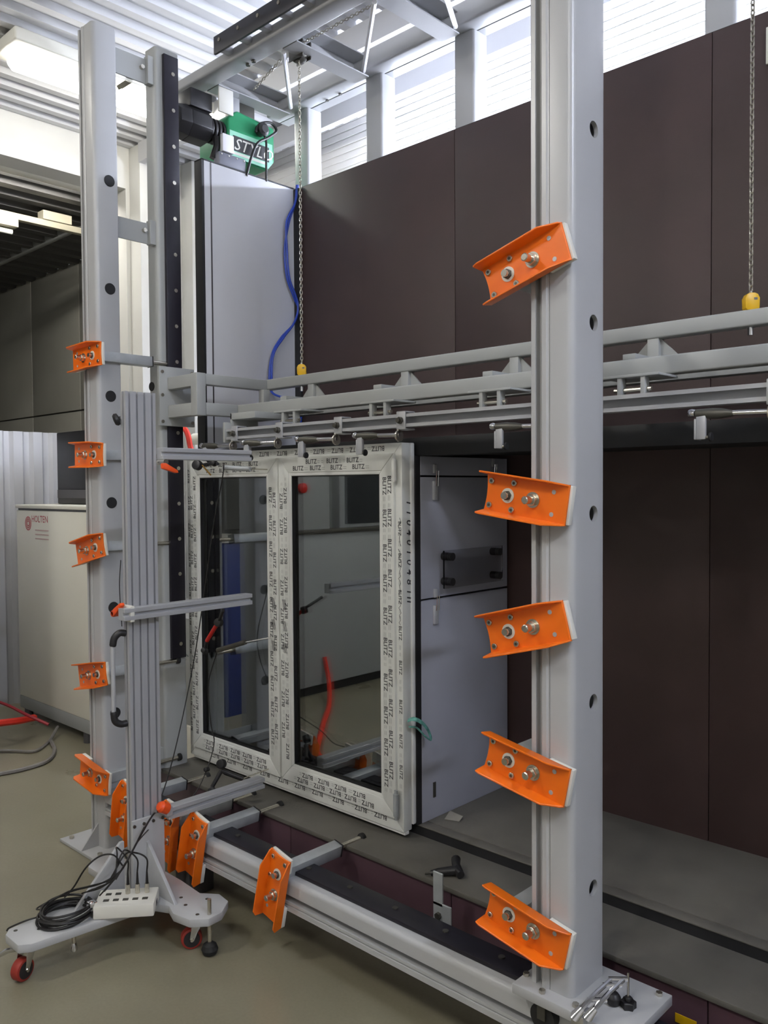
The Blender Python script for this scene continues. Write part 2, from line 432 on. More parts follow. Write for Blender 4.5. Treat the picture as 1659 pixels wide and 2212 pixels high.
# posts behind the back panels
for i, x in enumerate((-3.60, -3.045, -2.47, -1.89, -1.30, -.71)):
    pm = MB()
    x1 = x + .115; y0 = 3.10; y1 = 3.205
    pm.prism([(x, y0), (x1, y0), (x1, y0 + .012), (x + .065, y0 + .012), (x + .065, y1 - .012), (x1, y1 - .012), (x1, y1), (x, y1), (x, y1 - .012), (x + .05, y1 - .012), (x + .05, y0 + .012), (x, y0 + .012)], 2, 0, 3.735)
    pm = MB().prism(rrect(x, x1, y0, y1, .012, 3), 2, 0, 3.735)
    o = pm.build('support_post', G_PAINT, None, loc=(x, y0, 0))
    lab = ['grey steel post behind the brown panels at the white panel corner', 'grey steel post behind the brown panels, second from the hoist',
           'grey steel post behind the brown panels, third from the hoist', 'grey steel post behind the brown panels, fourth from the hoist',
           'grey steel post behind the brown panels near the far chain', 'grey steel post behind the brown panels beyond the far chain'][i]
    tag(o, lab, 'post', 'posts behind the chamber')

# ================================================================== OVERHEAD FRAME
oh = thing('overhead_gantry', 'light grey steel ladder frame over the chamber carrying the hoist chains', 'steel frame', (-2.5, 2.8, 3.7))
def channel_x(y0, y1, z0, z1, x0, x1, t, name, parent, material, open_side=1):
    """C channel along x, open towards +y or -y"""
    if open_side > 0: poly = [(y0, z0), (y1, z0), (y1, z0 + t), (y0 + t, z0 + t), (y0 + t, z1 - t), (y1, z1 - t), (y1, z1), (y0, z1)]
    else: poly = [(y1, z0), (y1, z1), (y0, z1), (y0, z1 - t), (y1 - t, z1 - t), (y1 - t, z0 + t), (y0, z0 + t), (y0, z0)]
    return MB().prism(poly, 0, x0, x1).build(name, material, parent, .001, 1)
# front beam: square tube with rounded lower edge
MB().prism(rrect(2.465, 2.572, 3.70, 3.754, .010, 3), 0, -3.86, 2.0).build('front_beam', G_PAINT, oh)
MB().prism(rrect(3.03, 3.13, 3.735, 3.835, .012, 3), 0, -3.75, 2.0).build('back_beam', G_PAINT, oh)
MB().box((-3.75, 3.13, 3.735), (2.0, 3.19, 3.742)).build('beam_flange', G_PAINT, oh)
for i, x in enumerate((-3.66, -3.06, -2.49, -1.90, -1.31, -.72)):
    MB().prism([(x, 3.70), (x + .1, 3.70), (x + .1, 3.706), (x + .006, 3.706), (x + .006, 3.794), (x + .1, 3.794), (x + .1, 3.80), (x, 3.80)][::-1] if 0 else
               [(3.70, x), (3.70, x + .1), (3.706, x + .1), (3.706, x + .006), (3.794, x + .006), (3.794, x + .1), (3.80, x + .1), (3.80, x)], 1, 2.572, 3.04).build('cross_beam', G_PAINT, oh)
for (a, b) in (((613, 112), (628, 232)), ((809, 4), (785, 154)), ((963, -10), (984, 57))):
    p = at(a[0], a[1], 1, 2.585); q = at(b[0], b[1], 1, 3.02)
    MB().path([p, q], .011, 8).build('hanger_rod', WHITEBAR, oh)
for px_ in ((536, 138), (548, 130)):
    p = at(px_[0], px_[1], 2, 3.70); MB().hexa(p + Vector((0, 0, .005)), p + Vector((0, 0, -.01)), .011).build('bolt', DARKSTEEL, oh)
for px_ in ((707, 216), (735, 202)):
    p = at(px_[0], px_[1], 2, 3.735); MB().hexa(p + Vector((0, 0, .003)), p + Vector((0, 0, -.006)), .009).build('bolt', DARKSTEEL, oh)
# black guide rail held on blocks in front of the overhead beam
gr = thing('overhead_guide_rail', 'black steel guide rail on short blocks along the overhead beam', 'guide rail', (-2.5, 2.5, 3.82))
MB().box((-3.36, 2.400, 3.718), (2.0, 2.412, 3.80)).build('rail', BLACKM, gr, .001)
x = -3.33
while x < 1.9:
    MB().box((x, 2.412, 3.722), (x + .035, 2.465, 3.75)).build('spacer_block', ALU, gr, .002)
    MB().cyl((x + .018, 2.402, 3.77), (x + .018, 2.394, 3.77), .009, n=10).build('bolt', STEEL, gr)
    x += .145

# ================================================================== COLUMNS
def column_poly(x0, x1, y0, y1, slot):
    s0, s1 = slot
    r = .02; pts = [(x0, y0 + .004), (x0 + .004, y0), (s0, y0), (s0, y0 + .022), (s1, y0 + .022), (s1, y0)]
    g = s1 + .024
    pts += [(s1 + .004, y0 - .003), (s1 + .016, y0 - .003), (s1 + .02, y0), (g, y0), (g, y0 + .003), (g + .002, y0 + .003), (g + .002, y0)]
    for i in range(6):
        t = 1.5 * PI + .5 * PI * i / 5; pts.append((x1 - r + r * math.cos(t), y0 + r + r * math.sin(t)))
    for i in range(4):
        t = .5 * PI * i / 3; pts.append((x1 - .008 + .008 * math.cos(t), y1 - .008 + .008 * math.sin(t)))
    pts += [(x0 + .004, y1), (x0, y1 - .004)]
    return pts
FY = 1.887
RX0, RX1, RY1 = -1.251, -1.124, 2.047
rc = thing('sliding_column', 'wide light grey column with open round holes standing on a clamped base plate', 'column', (-1.19, 1.96, .33))
col = MB().prism(column_poly(RX0, RX1, FY, RY1, (-1.235, -1.217)), 2, .335, 4.15).build('column', G_PAINT, rc)
holes = MB()
for z in (2.594, 2.094, 1.594, 1.094, .594, 3.094, 3.594):
    holes.cyl((RX1 - .03, 1.992, z - .0), (RX1 + .03, 1.992, z), .0215, n=24)
void = MB().box((RX0 + .045, FY + .035, .345), (RX1 - .012, RY1 - .012, 4.14))
wl = WLOC[rc.name_full]
for c_ in (void, holes): c_.v = [(a - wl.x, b - wl.y, c - wl.z) for (a, b, c) in c_.v]
cut(col, [void, holes])
# base plate of the sliding column
BPZ = .335
bp = MB().box((-1.285, 1.845, BPZ - .028), (-.945, 2.085, BPZ)).build('base_plate', G_PAINT, rc, .003)
for (x, y) in ((-1.275, 1.90), (-1.20, 1.862), (-1.105, 1.87), (-.97, 2.06)):
    MB().hexa((x, y, BPZ), (x, y, BPZ + .009), .009).build('bolt', STEEL, rc)
for (x, y) in ((-1.20, 1.875), (-.99, 2.0)):
    MB().cyl((x, y - .014, BPZ - .066), (x, y + .014, BPZ - .066), .037, n=24).build('roller', RUBBER, rc)
    MB().box((x - .012, y - .02, BPZ - .07), (x + .012, y + .02, BPZ - .028)).build('roller_fork', DARKSTEEL, rc)
# hand clamp lying on the base plate
hc = thing('toggle_clamp', 'chrome two-bar toggle clamp on the base plate of the sliding column', 'clamp', (-1.07, 1.87, BPZ))
pA = at(1270, 2180, 2, BPZ + .035); pB = at(1335, 2115, 2, BPZ + .075)
side = Vector((.75, .66, 0)) * .016
for s_ in (-1, 1):
    MB().path([pA + side * s_, pA.lerp(pB, .5) + side * s_ + Vector((0, 0, .004)), pB + side * s_], [.007, .006, .0055], 8).build('bar', CHROME, hc)
for t_ in (.3, .8, 1.0):
    q = pA.lerp(pB, t_); MB().cyl(q - side * 1.5, q + side * 1.5, .006, n=10).build('cross_pin', CHROME, hc)
base_c = at(1255, 2195, 2, BPZ)
MB().box((base_c.x - .018, base_c.y - .02, BPZ - .03), (base_c.x + .018, base_c.y + .03, BPZ + .012)).build('foot', CHROME, hc, .004)
for s_ in (-1, 1):
    MB().path([pA + side * s_, pA + side * s_ + Vector((-.006, -.018, -.012)), base_c + side * s_ + Vector((0, 0, .004))], [.01, .013, .011], 10).build('link', CHROME, hc)
for (px_, py_, r_, nm) in ((1325, 2165, .019, 'round'), (1357, 2172, .021, 'lobed')):
    p = at(px_, py_ + 4, 2, BPZ)
    kb = MB()
    if nm == 'round': kb.lathe([(.010, 0), (.018, .004), (.019, .02), (.012, .03), (.003, .032)], Matrix.Translation(p))
    else:
        n = 12; pr = [(p.x + r_ * (1 if i % 2 else .78) * math.cos(2 * PI * i / n), p.y + r_ * (1 if i % 2 else .78) * math.sin(2 * PI * i / n)) for i in range(n)]
        kb.prism(pr, 2, BPZ, BPZ + .018).cyl((p.x, p.y, BPZ + .018), (p.x, p.y, BPZ + .028), .009)
    o = kb.build('star_knob', BLACKP, None, .001, 1, loc=(p.x, p.y, BPZ))
    tag(o, 'round black knob on the base plate beside the chrome clamp' if nm == 'round' else 'lobed black star knob with upright stud on the base plate', 'knob')
    if nm == 'lobed': MB().cyl((p.x, p.y, BPZ + .026), (p.x, p.y, BPZ + .09), .003, n=8).build('stud', STEEL, o)

# left fixed column
LX0, LX1, LY1 = -3.69, -3.555, 2.003
lc = thing('fixed_column', 'light grey column with black plugs standing on a floor plate by the trolley', 'column', (-3.62, 1.95, 0))
MB().prism(column_poly(LX0, LX1, FY, LY1, (-3.672, -3.655)), 2, .014, 3.755).build('column', G_PAINT, lc)
for y_ in (391, 624, 856, 1086, 1312, 1540):
    p = at({391: 236, 624: 237.5, 856: 239, 1086: 241, 1312: 245, 1540: 249}[y_], y_, 0, LX1)
    MB().cyl((LX1 - .002, p.y, p.z), (LX1 + .004, p.y, p.z), .0255, n=24).build('plug', RUBBER, lc, .001, 1)
MB().box((-3.83, 1.80, 0), (-3.48, 2.10, .014)).build('floor_plate', G_PAINT, lc, .002)
for (x, y) in ((-3.79, 1.84), (-3.52, 1.84), (-3.79, 2.06)):
    MB().hexa((x, y, .014), (x, y, .024), .012).build('bolt', STEEL, lc)
MB().prism([(1.80, .014), (1.887, .014), (1.887, .12)], 0, -3.626, -3.618).build('gusset', G_PAINT, lc)

# rear guide column with black rail
gc = thing('guide_column', 'slim grey column with a bolted black rail behind the plugged column', 'column', (-3.6, 2.28, 0))
GX0, GX1, GY0, GY1 = -3.645, -3.555, 2.205, 2.335
MB().prism(rrect(GX0, GX1, GY0, GY1, (.006, .015, .015, .006), 4), 2, 0, 3.76).build('column', G_PAINT2, gc)
rl = MB().box((GX1, 2.240, .84), (GX1 + .02, 2.318, 3.73)).build('rail', BLACKM, gc, .002)
z = 3.645; k = 0
while z > .9:
    b_ = MB().cyl((GX1 + .02, 2.287, z), (GX1 + .023, 2.287, z), .0095, n=14).cyl((GX1 + .023, 2.287, z), (GX1 + .0235, 2.287, z), .004, n=6).build('bolt', STEEL, gc)
    z -= .171
for (z0, z1) in ((2.832, 2.93), (3.585, 3.70), (.30, .40)):
    br = MB().box((-3.605, LY1, z0), (-3.597, GY0, z1)).box((-3.605, GY0 - .03, z0 - .005), (-3.57, GY0, z1 + .01)).build('brace', G_PAINT2, gc, .001, 1)
    MB().hexa((-3.597, GY0 - .05, (z0 + z1) / 2 + .01), (-3.58, GY0 - .05, (z0 + z1) / 2 + .01), .011).build('bolt', STEEL, br)
MB().cyl((GX0 + .02, GY0 + .002, 2.16), (GX0 + .02, GY0 - .004, 2.16), .022, n=20).build('plug', RUBBER, gc)
MB().box((-3.70, 2.16, 0), (-3.50, 2.38, .012)).build('floor_plate', G_PAINT2, gc, .002)

# bottom beam
bb = thing('bottom_beam', 'long light grey slotted beam low across the front between the columns', 'beam', (-1.9, 1.96, .17))
def beam_poly(y0, y1, z0, z1):
    g0, g1 = z0 + .038, z0 + .062
    r = .018
    pts = [(y0 + .01, z0), (y0, z0 + .004), (y0, z0 + .022), (y0 + .006, z0 + .025), (y0, z0 + .028), (y0, g0), (y0 + .04, g0), (y0 + .04, g1), (y0, g1)]
    for i in range(6):
        t = PI - .5 * PI * i / 5; pts.append((y0 + r + r * math.cos(t), z1 - r + r * math.sin(t)))
    pts += [(y1 - .005, z1), (y1, z1 - .005), (y1, z0)]
    return pts
BZ0, BZ1 = .172, .288
MB().prism(beam_poly(FY, 2.03, BZ0, BZ1), 0, LX1, .9).build('beam', G_PAINT, bb)
MB().box((-3.45, 1.925, BZ1), (.9, 2.015, BZ1 + .014)).build('rail', BLACKM, bb, .002)
x = -3.3
while x < .4:
    MB().cyl((x, 1.975, BZ1 + .014), (x, 1.975, BZ1 + .0175), .010, n=12).build('bolt', DARKSTEEL, bb)
    x += .21
for x in (-2.95, -.3):
    MB().box((x - .05, 1.90, 0), (x + .05, 2.02, BZ0)).build('foot', DGREY, bb, .003)
MB().box((-3.3, 2.035, .10), (.9, 2.075, .19)).build('rear_rail', BLACKM, bb, .002)
# small L bracket fixing the ledge
lb = thing('angle_bracket', 'small light grey angle bracket bolted between bottom beam and kick panel', 'bracket', (-1.72, 2.1, .2))
MB().box((-1.775, 2.10, .19), (-1.70, 2.106, .30)).box((-1.775, 2.10, .29), (-1.735, 2.106, .40)).box((-1.775, 2.04, .19), (-1.70, 2.10, .196)).build('plate', ZINC, lb, .001, 1)
MB().hexa((-1.75, 2.10, .26), (-1.75, 2.088, .26), .011).build('bolt', DARKSTEEL, lb)

# ================================================================== ORANGE BRACKETS
def make_bracket(name, side, label, arm_len=.27, taper_arm=False):
    """local: x along the channel, -y outwards, z across.  side=-1: arm end at -x, pad end at +x"""
    s = side
    t = thing(name, label, 'bracket', (0, 0, 0), 'orange support brackets')
    X0, X1 = -.102, .155             # pad end .. arm end  (measured along side)
    yb = -.020                       # back of the channel plate
    hw_ = .052
    M = Matrix.Scale(s, 4, (1, 0, 0))
    mb = MB()
    # plate with a shallow concave arm end
    pl = [(X0, -hw_), (X0, hw_)] + [(X1 - .006 * math.sin(PI * i / 8), hw_ - 2 * hw_ * i / 8) for i in range(9)]
    vs = []; n = len(pl)
    for y in (yb, yb - .006):
        vs += [(a, y, b) for (a, b) in pl]
    fs = [(i, (i + 1) % n, n + (i + 1) % n, n + i) for i in range(n)] + [tuple(range(n)), tuple(range(2 * n - 1, n - 1, -1))]
    mb.add(vs, fs, M)
    # flanges, flared, tapering to the pad end
    for sg in (-1, 1):
        outline = [(X0, .004), (X0 + .005, .012), (X0 + .05, .040), (X1 - .01, .044), (X1 + .004, .040), (X1 + .002, .0)]
        if taper_arm: outline = [(X0 - .002, .0), (X0 - .004, .034), (X0 + .012, .044), (X1 - .06, .042), (X1 - .006, .012), (X1, .004)]
        vs = []
        for off in (0, .005):
            for (xx, h) in outline:
                vs.append((xx, yb - h, sg * (hw_ - off + h * .16)))
            vs.append(((X1 if taper_arm else X0), yb, sg * (hw_ - off)))
        n = len(outline) + 1
        fs = [(i, (i + 1) % n, n + (i + 1) % n, n + i) for i in range(n)] + [tuple(range(n)), tuple(range(2 * n - 1, n - 1, -1))]
        mb.add(vs, fs, M)
    chn = mb.build('channel', ORANGE, t, .0012, 1, local=True, fix=True)
    pad = MB().box((X0 - .006, yb + .001, -hw_ + .002), (X0 + .07, -.001, hw_ - .002), M).build('pad', WPLA, t, .002, local=True, fix=True)
    pad['label'] = 'white plastic pad'
    if taper_arm: MB().box((X1 - .05, yb + .001, -hw_ + .002), (X1 + .003, yb + .012, hw_ - .002), M).build('backing_strip', WPLA, t, .002, local=True, fix=True)
    # main bolt in the slot
    MB().cyl((0, yb - .006, 0), (0, yb - .009, 0), .021, n=20, M=M).build('washer', STEEL, t, local=True, fix=True)
    bl = MB().hexa((0, yb - .009, 0), (0, yb - .021, 0), .0165, M=M).build('nut', STEEL, t, .001, 1, local=True, fix=True)
    MB().cyl((0, yb - .02, 0), (0, yb - .045, 0), .0105, n=14, M=M).cyl((0, yb - .045, 0), (0, yb - .047, 0), .0105, .008, n=14, M=M).build('stud', STEEL, bl, local=True, fix=True)
    MB().cyl((0, yb, 0), (0, .016, 0), .007, n=10, M=M).build('shank', STEEL, t, local=True, fix=True)
    # arm nut with a wide washer, four socket screws, two flat screws
    ax_ = .080
    MB().ring((ax_, yb - .006, 0), (ax_, yb - .008, 0), .020, .010, n=24, M=M).build('washer', WPLA, t, local=True, fix=True)
    n2 = MB().hexa((ax_, yb - .006, 0), (ax_, yb - .015, 0), .0135, M=M).build('nut', DARKSTEEL, t, .001, 1, local=True, fix=True)
    MB().cyl((ax_, yb - .014, 0), (ax_, yb - .026, 0), .0095, n=14, M=M).build('stud', STEEL, n2, local=True, fix=True)
    for (dx, dz) in ((.135, .033), (.135, -.033), (.062, .036), (.062, -.036)):
        sc = MB().cyl((dx, yb - .006, dz), (dx, yb - .012, dz), .0085, n=14, M=M).build('socket_screw', STEEL, t, .001, 1, local=True, fix=True)
        MB().cyl((dx, yb - .012, dz), (dx, yb - .0124, dz), .0042, n=6, M=M).build('socket', DARKSTEEL, sc, local=True, fix=True)
    for dz in (-.029, .029):
        sc = MB().cyl((-.06, yb - .006, dz), (-.06, yb - .0072, dz), .006, n=14, M=M).build('flat_screw', ZINC, t, local=True, fix=True)
    # telescopic arm going back towards the specimen
    a0 = -.018; a1 = arm_len
    arm = MB().box((ax_ - .0225, a0, -.0225), (ax_ + .0225, a1, .0225), M).build('arm_tube', ZINC, t, .002, local=True, fix=True)
    MB().box((ax_ - .024, a1, -.024), (ax_ + .024, a1 + .004, .024), M).build('end_cap', BLACKP, arm, local=True, fix=True)
    MB().cyl((ax_, a1, 0), (ax_, a1 + .12, 0), .0105, n=16, M=M).build('rod', STEEL, arm, local=True, fix=True)
    MB().cyl((ax_, a1 + .12, 0), (ax_, a1 + .138, 0), .018, n=18, M=M).build('rubber_tip', RUBBER, arm, .003, local=True, fix=True)
    return t
RB = make_bracket('support_bracket', -1, 'orange channel bracket steeply tilted, topmost on the column with open holes', .265)
slx_r = -1.226
first = True
ORD = ['topmost', 'second from the top', 'middle one', 'second from the bottom', 'lowest one']
rspec = [(2.252, 17), (1.632, -8), (1.300, 15), (.915, -11), (.492, -12)]
for i, (z, ang) in enumerate(rspec):
    lab = 'orange channel bracket %s on the column with open holes' % ORD[i]
    o = RB if i == 0 else dup(RB, (0, 0, 0))
    o.location = (slx_r, FY, z); o.rotation_euler = (0, math.radians(-ang), 0); o['label'] = lab
LB = make_bracket('support_bracket', 1, 'orange channel bracket', .265, True)
slx_l = -3.632
lspec = [(2.262, 2), (1.822, -1), (1.385, 13), (.812, 11), (.36, -8)]
for i, (z, ang) in enumerate(lspec):
    o = LB if i == 0 else dup(LB, (0, 0, 0))
    o.location = (slx_l, FY, z); o.rotation_euler = (0, math.radians(-ang), 0)
    o['label'] = 'orange channel bracket %s on the column with black plugs' % ORD[i]
bspec = [(-3.33, 'orange bracket upright on the bottom beam behind the trolley column'), (-2.98, 'orange bracket upright on the bottom beam half hidden behind its neighbour'),
         (-2.80, 'orange bracket upright on the bottom beam just right of the trolley'), (-2.306, 'orange bracket upright on the bottom beam standing alone before the window')]
for i, (x, lab) in enumerate(bspec):
    o = dup(LB, (x, FY, .230), (0, math.radians(-90 + (9, 8, 13, 13)[i]), 0), lab)

# ================================================================== UPPER CLAMP FRAME
uf = thing('lifting_crossbeam', 'grey welded double-beam lifting frame hung on chains above the window', 'lifting frame', (-2, 2.5, 2.0))
TY0, TY1, TZ0, TZ1 = 2.27, 2.312, 1.884, 1.932
XR = -3.27; UY0 = 2.22; YL = 2.45; YU = 2.63
cp = MB().box((-3.532, 2.176, 1.965), (-3.512, 2.370, 2.246)).build('carriage_plate', G_PAINT2, uf, .002)
for (y, z) in ((2.19, 2.22), (2.19, 2.11), (2.19, 1.985), (2.355, 2.225), (2.355, 1.985)):
    MB().cyl((-3.512, y, z), (-3.506, y, z), .008, n=10).build('bolt', STEEL, cp)
uz = (2.145, 2.195); lz = (2.005, 2.062)
# stub from the carriage, corner post, returns
MB().box((-3.512, UY0, uz[0] - .008), (XR, UY0 + .05, uz[1])).box((-3.512, UY0, lz[0] - .002), (XR, UY0 + .05, lz[1])).build('stub_beam', G_PAINT2, uf, .004)
MB().box((XR - .05, UY0 - .001, lz[0] - .004), (XR + .001, UY0 + .049, uz[1] + .002)).build('corner_post', G_PAINT2, uf, .004)
MB().box((XR - .05, UY0 + .05, uz[0]), (XR, YU, uz[1])).build('return_beam', G_PAINT2, uf, .004)
MB().box((XR - .05, UY0 + .05, lz[0]), (XR, YL, lz[1])).build('return_beam', G_PAINT2, uf, .004)
MB().box((XR - .05, YU - .0, uz[0] + .004), (1.6, YU + .05, uz[1] + .004)).build('upper_beam', G_PAINT2, uf, .006, 3)
MB().box((XR - .05, YL - .0, lz[0]), (1.6, YL + .05, lz[1])).build('lower_beam', G_PAINT2, uf, .006, 3)
MB().box((XR - .02, YU - .04, lz[1]), (XR + .02, YU - .002, uz[0])).build('corner_strut', G_PAINT2, uf, .002)
MB().box((XR - .05, YL + .05, lz[0] + .002), (XR, YU + .05, lz[0] + .05)).build('return_beam', G_PAINT2, uf, .004)
MB().box((XR - .05, YU, lz[0] + .002), (1.6, YU + .05, lz[0] + .05)).build('rear_beam', G_PAINT2, uf, .004)
for x in (-2.96, -2.37, -1.82, -1.27, -.72):
    sb = MB().box((x - .022, YL + .02, lz[1] - .002), (x + .022, YU + .02, lz[1] + .02)).box((x - .02, YU + .005, lz[0] + .04), (x + .02, YU + .045, uz[0] + .006)).build('strut', G_PAINT2, uf, .002)
    MB().prism([(lz[0] + .05, x - .02), (uz[0] + .004, x - .02), (lz[0] + .05, x - .115)], 1, YU + .022, YU + .028).prism([(lz[0] + .05, x + .02), (uz[0] + .004, x + .02), (lz[0] + .05, x + .115)], 1, YU + .022, YU + .028).build('gusset', G_PAINT2, sb, fix=True)
# hanger legs down to the clamp track
for x in (-2.78, -2.25, -1.72, -1.2, -.6):
    MB().box((x - .09, 2.34, lz[0] - .014), (x + .09, YL + .02, lz[0] - .006)).build('slotted_plate', G_PAINT2, uf, .002)
    for dx in (-.045, .03):
        hg = MB().box((x + dx, 2.345, 1.93), (x + dx + .015, 2.375, lz[0] - .012)).build('hanger', G_PAINT2, uf, .002)
    MB().box((x - .05, TY1, 1.895), (x + .05, 2.375, 1.93)).build('hanger_foot', G_PAINT2, uf, .002)
    MB().cyl((x - .06, 2.36, 1.955), (x + .06, 2.36, 1.955), .007, n=10).build('pin', STEEL, uf)
MB().box((-3.13, 2.30, 1.90), (-3.118, YL, 2.006)).build('end_hanger', G_PAINT2, uf, .002)
MB().box((-3.13, 2.30, lz[0] - .03), (-2.95, YL + .02, lz[0] - .001)).build('end_hanger', G_PAINT2, uf, .002)

# clamp track (C strut rail)
tr = thing('clamp_track', 'light grey C-section clamp rail running above the window top', 'rail', (-2, 2.29, 1.9))
MB().prism([(TY0, TZ0), (TY1, TZ0), (TY1, TZ1), (TY0, TZ1), (TY0, TZ1 - .012), (TY0 + .003, TZ1 - .012), (TY0 + .003, TZ1 - .003), (TY1 - .003, TZ1 - .003), (TY1 - .003, TZ0 + .003), (TY0 + .003, TZ0 + .003), (TY0 + .003, TZ0 + .012), (TY0, TZ0 + .012)], 0, -3.12, 1.5).build('rail', ALU, tr)
MB().box((-3.135, TY0 - .006, TZ0 - .012), (-3.12, TY1 + .03, TZ1 + .03)).build('end_plate', G_PAINT2, tr, .001)
def make_clamp():
    """local origin: bracket centre on the front of the track; rod points to -x"""
    t = thing('toggle_clamp', 'x', 'clamp', (0, 0, 0), 'toggle clamps on the rail above the window')
    cl = MB().box((-.022, -.006, -.034), (.022, 0, .034)).box((-.022, -.006, .028), (.022, .05, .034)).box((-.022, -.006, -.034), (.022, .05, -.028)).build('saddle', ALU, t, .003, local=True)
    MB().hexa((0, -.006, 0), (0, -.016, 0), .014).cyl((0, -.016, 0), (0, -.026, 0), .009, n=12).build('bolt', DARKSTEEL, cl, .001, 1, local=True)
    MB().cyl((-.014, -.004, -.055), (-.006, -.004, -.055), .021, n=20).box((-.014, -.012, -.05), (-.006, .004, -.03)).build('eye_plate', STEEL, t, .001, 1, local=True)
    MB().cyl((-.005, -.006, -.052), (-.125, -.022, -.050), .0075, n=12).build('rod', CHROME, t, local=True)
    bd = MB().path([(-.10, -.018, -.051), (-.13, -.022, -.050), (-.155, -.026, -.049), (-.195, -.032, -.048)], [.008, .014, .015, .012], 12).build('sleeve', DARKSTEEL, t, local=True)
    MB().lathe([(.004, -.012), (.010, -.008), (.012, 0), (.010, .008), (.004, .012)], Matrix.Translation((-.205, -.034, -.046)) @ Matrix.Rotation(PI / 2, 4, 'Y')).build('ball_end', CHROME, bd, local=True)
    lg = MB().box((-.192, -.040, -.118), (-.166, -.030, -.048)).box((-.198, -.04, -.118), (-.192, -.0, -.062)).build('leg', ALU, t, .002, local=True)
    MB().cyl((-.195, -.035, -.112), (-.155, -.035, -.112), .004, n=8).build('pin', STEEL, lg, local=True)
    MB().cyl((-.157, -.035, -.112), (-.149, -.035, -.112), .0125, n=16).build('rubber_foot', RUBBER, lg, .002, 1, local=True)
    return t
C0 = make_clamp()
clx = [(-3.055, 'grey toggle clamp at the end plate of the clamp rail'), (-2.745, 'toggle clamp on the rail over the left sash of the window'),
       (-2.388, 'toggle clamp on the rail over the middle of the window'), (-2.056, 'toggle clamp on the rail above the hinge corner of the window'),
       (-.76, 'toggle clamp on the rail below the far yellow hook block'), (-1.42, 'toggle clamp on the rail behind the column with open holes')]
for i, (x, lab) in enumerate(clx):
    o = C0 if i == 0 else dup(C0, (0, 0, 0))
    o.location = (x, TY0, (TZ0 + TZ1) / 2); o['label'] = lab

# ================================================================== WINDOW
WX0, WX1, WZ0, WZ1, WY0, WY1 = -3.588, -2.148, .338, 1.836, 2.37, 2.437
wn = thing('casement_window', 'white double-leaf plastic window with printed protective film clamped to the chamber', 'window', ((WX0 + WX1) / 2, WY0, WZ0))
FWd = .058     # visible frame width
SWd = .066     # sash face width
XM = -2.869    # meeting line of the leaves
SY = WY0 - .012
def ringframe(name, x0, x1, z0, z1, w_, y0, y1, bev=.004, parent=None, m_=TAPE):
    os_ = []
    # mitred members: left, right, bottom, top
    os_.append(MB().prism([(z0, x0), (z1, x0), (z1 - w_, x0 + w_), (z0 + w_, x0 + w_)], 1, y0, y1).build(name + '_stile', m_, parent, bev, 2, fix=True))
    os_.append(MB().prism([(z0, x1), (z0 + w_, x1 - w_), (z1 - w_, x1 - w_), (z1, x1)], 1, y0, y1).build(name + '_stile', m_, parent, bev, 2, fix=True))
    os_.append(MB().prism([(z0, x0), (z0 + w_, x0 + w_), (z0 + w_, x1 - w_), (z0, x1)], 1, y0, y1).build(name + '_rail', m_, parent, bev, 2, fix=True))
    os_.append(MB().prism([(z1, x0), (z1, x1), (z1 - w_, x1 - w_), (z1 - w_, x0 + w_)], 1, y0, y1).build(name + '_rail', m_, parent, bev, 2, fix=True))
    return os_
fr = ringframe('frame', WX0, WX1, WZ0, WZ1, FWd + .02, WY0, WY1 - .02, .003, wn)
ringframe('outer_frame', WX0 - .0, WX1 + .006, WZ0 + .02, WZ1 + .0, .05, WY1 - .02, WY1, .003, wn, UPVC)
MB().box((XM - .035, WY0 + .002, WZ0 + .05), (XM + .035, WY1 - .02, WZ1 - .05)).build('mullion', UPVC, wn, .003)
ls = (-3.551, -2.874, .386, 1.797); rs_ = (-2.864, -2.18, .386, 1.797)
LSASH = ringframe('left_sash', *ls, SWd, SY, WY0 + .045, .004, wn)
RSASH = ringframe('right_sash', *rs_, SWd, SY, WY0 + .045, .004, wn)
for (s_, w_, nm) in ((ls, SWd, 'left'), (rs_, SWd, 'right')):
    gx0, gx1, gz0, gz1 = s_[0] + w_, s_[1] - w_, s_[2] + w_, s_[3] - w_
    ringframe('glazing_bead', gx0 - .002, gx1 + .002, gz0 - .002, gz1 + .002, .016, SY + .004, WY0 + .03, .003, wn, UPVC)
    ringframe('glazing_gasket', gx0 + .013, gx1 - .013, gz0 + .013, gz1 - .013, .004, SY + .008, WY0 + .03, 0, wn, SEAL)
    gp = MB().box((gx0 + .013, WY0 + .012, gz0 + .013), (gx1 - .013, WY0 + .016, gz1 - .013)).build('pane', GLASS, wn); gp['label'] = 'reflective glass pane'
    gp2 = MB().box((gx0 + .013, WY0 + .030, gz0 + .013), (gx1 - .013, WY0 + .034, gz1 - .013)).build('pane', GLASS, wn)
    ringframe('spacer_bar', gx0 + .014, gx1 - .014, gz0 + .014, gz1 - .014, .008, WY0 + .0165, WY0 + .0295, 0, wn, DARKSTEEL)
hx = WX1 - .024
MB().cyl((hx, SY - .006, WZ1 - .145), (hx, SY - .006, WZ1 - .065), .010, n=14).cyl((hx, SY - .006, WZ1 - .15), (hx, SY - .006, WZ1 - .06), .007, n=12).build('hinge', UPVC, wn)
MB().cyl((hx, SY - .006, WZ0 + .065), (hx, SY - .006, WZ0 + .15), .011, n=14).cyl((hx, SY - .006, WZ0 + .05), (hx, SY - .006, WZ0 + .165), .007, n=12).build('hinge', ZINC, wn)
MB().prism([(WZ0 - .012, WX0 + .02), (WZ0, WX0 + .02), (WZ0, WX1), (WZ0 - .012, WX1)], 1, WY0 + .006, WY0 + .03).build('sill_strip', UPVC, wn, .001, 1, fix=True)
